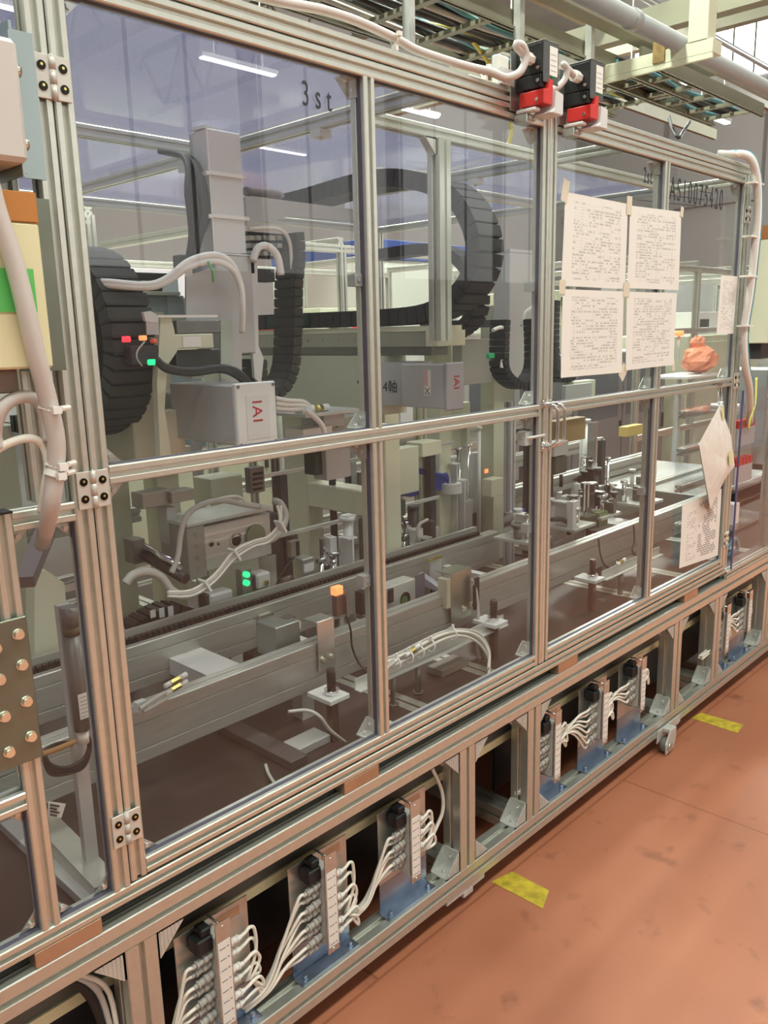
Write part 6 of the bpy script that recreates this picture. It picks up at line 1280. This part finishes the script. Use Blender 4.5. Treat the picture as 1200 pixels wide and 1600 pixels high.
mb = MB(); mb.box(3.209, .004, .551, 3.2145, .25, 1.25); mb.mat(1).box(3.208, -.002, .551, 3.2145, .0038, 1.25); mb.build('side_pane', [PANEC, PURPLE], t)
for z in (.70, .86, 1.01, 1.16): mb = MB(); mb.box(3.216, .006, z, 3.62, .25, z + .006); mb.mat(1).extr('x', 3.216, 3.62, .22, z - .03, .25, z - .0005); mb.build('shelf', [PANEC, ALU], t)
mb = MB()
for z in (.70, .86, 1.01, 1.16): mb.bolt((3.60, -.0005, z), (0, -1, 0), .004, .004)
mb.build('bolts', CHROME, t)
for k, z in enumerate((.876, 1.026)):
    mb = MB()
    for j in range(5): mb.box(3.27 + j * .035, .03, z + .07, 3.295 + j * .035, .06, z + .10)
    mb.mat(1).box(3.26, .03, z, 3.44, .06, z + .07); tag(mb.build('connector_row', [RED, GREYM]), ('lower', 'upper')[k] + ' row of red connectors in the clear rack', 'connectors')
for k, (x, z) in enumerate(((3.40, 1.1665), (3.30, 1.0165), (3.42, 1.0165))):
    mb = MB(); mb.cyl((x, .14, z + .0005), (x, .14, z + .012), .055, n=24); mb.mat(1).cyl((x, .14, z + .012), (x, .14, z + .02), .03, n=16); tag(mb.build('cable_reel', [WPLA, GREYL]), ('white reel on the top shelf', 'left white reel on the second shelf', 'right white reel on the second shelf')[k] + ' of the clear rack', 'reel')
mb = MB(); mb.box(3.30, .04, .707, 3.36, .10, .79); tag(mb.build('white_card', WPLA), 'white card standing on the lowest shelf of the clear rack', 'card')
mb = MB(); mb.tube([(3.26, .05, .60), (3.31, .04, .64), (3.38, .05, .63), (3.42, .06, .58), (3.36, .08, .56), (3.28, .07, .57)], .008, 8); tag(mb.build('blue_tube', TEAL), 'blue tube coiled at the bottom of the clear rack', 'tube')
loose_cable('yellow_cable', [at(1182, 590, Y=.0), at(1180, 630, Y=-.01), at(1172, 655, Y=-.01), at(1170, 670, Y=-.01)], .004, YELLOW, 'thin yellow ended cable hanging in front of the clear rack')
t = thing('side_enclosure', 'aluminium profile frame of the next station right of the clear rack', 'enclosure', (4.2, .3, .52))
for x in (3.70, 4.50): mb = MB(); mb.extr('z', .551, 1.35, x, .05, x + .03, .08); mb.build('post', ALU, t)
for z in (.95, 1.32): mb = MB(); mb.extr('x', 3.73, 4.50, .05, z, .08, z + .03); mb.build('rail', ALU, t)
mb = MB(); mb.extr('x', 3.17, 4.9, .0, .5205, .03, .5495); mb.build('bottom_rail', ALU, t)
mb = MB(); mb.box(3.74, .3, .5205, 4.6, 1.1, .72); mb.build('work_plate', mat('worn_work_plate', (.26, .27, .25), .4, .3), t, bev=.004)
t = thing('equipment_box', 'grey box with rows of bright bolts at the right edge', 'box', (3.85, .2, .95))
mb = MB(); mb.box(3.74, .10, .99, 3.95, .30, 1.30); mb.build('box_body', GREYP, t, bev=.003)
for z in (1.03, 1.08, 1.13, 1.18, 1.23): mb = MB(); mb.bolt((3.76, .0995, z), (0, -1, 0), .007, .012); mb.build('bolt', CHROME, t)
# left station seen past the hinge post
t = thing('side_machine', 'grey machine body with dark fittings inside the left station', 'machine', (.55, .9, DZ))
mb = MB(); mb.box(.2, .95, DZ + .001, .75, 1.4, 1.32); mb.build('machine_body', CREAMG, t, bev=.005); mb = MB(); mb.box(.35, .7, 1.10, .55, .94, 1.22); mb.box(.40, .66, 1.16, .50, .699, 1.30); mb.build('valve_block', mat('plum_grey', (.12, .11, .14), .45), t, bev=.002)
mb = MB(); mb.box(.38, .72, DZ + .001, .44, .78, 1.0995); mb.build('stand', GREYM, t)
t = thing('slanted_profile', 'slanted aluminium profile brace low behind the narrow left pane', 'profile', at(120, 1340, Y=.1))
mb = MB(); mb.beam(at(62, 1280, Y=.35), at(168, 1390, Y=.06), .045, .03); mb.build('profile', ALU, t)
t = thing('slanted_profile', 'dark slanted strut behind the upper part of the narrow left pane', 'profile', at(50, 860, Y=.2))
mb = MB(); mb.beam(at(72, 830, Y=.25), at(38, 910, Y=.12), .03, .02); mb.build('profile', mat('plum_strut', (.16, .13, .13), .4, .3), t)
mb = MB(); P = [at(u, v, Y=.80) for u, v in ((40, 890), (58, 885), (86, 905), (100, 1040), (40, 1060))]; mb.prism([(p.x, p.z) for p in P], 'y', .75, .80); tag(mb.build('cream_cover', CREAM), 'cream sheet cover with a cut corner behind the narrow left pane', 'cover')
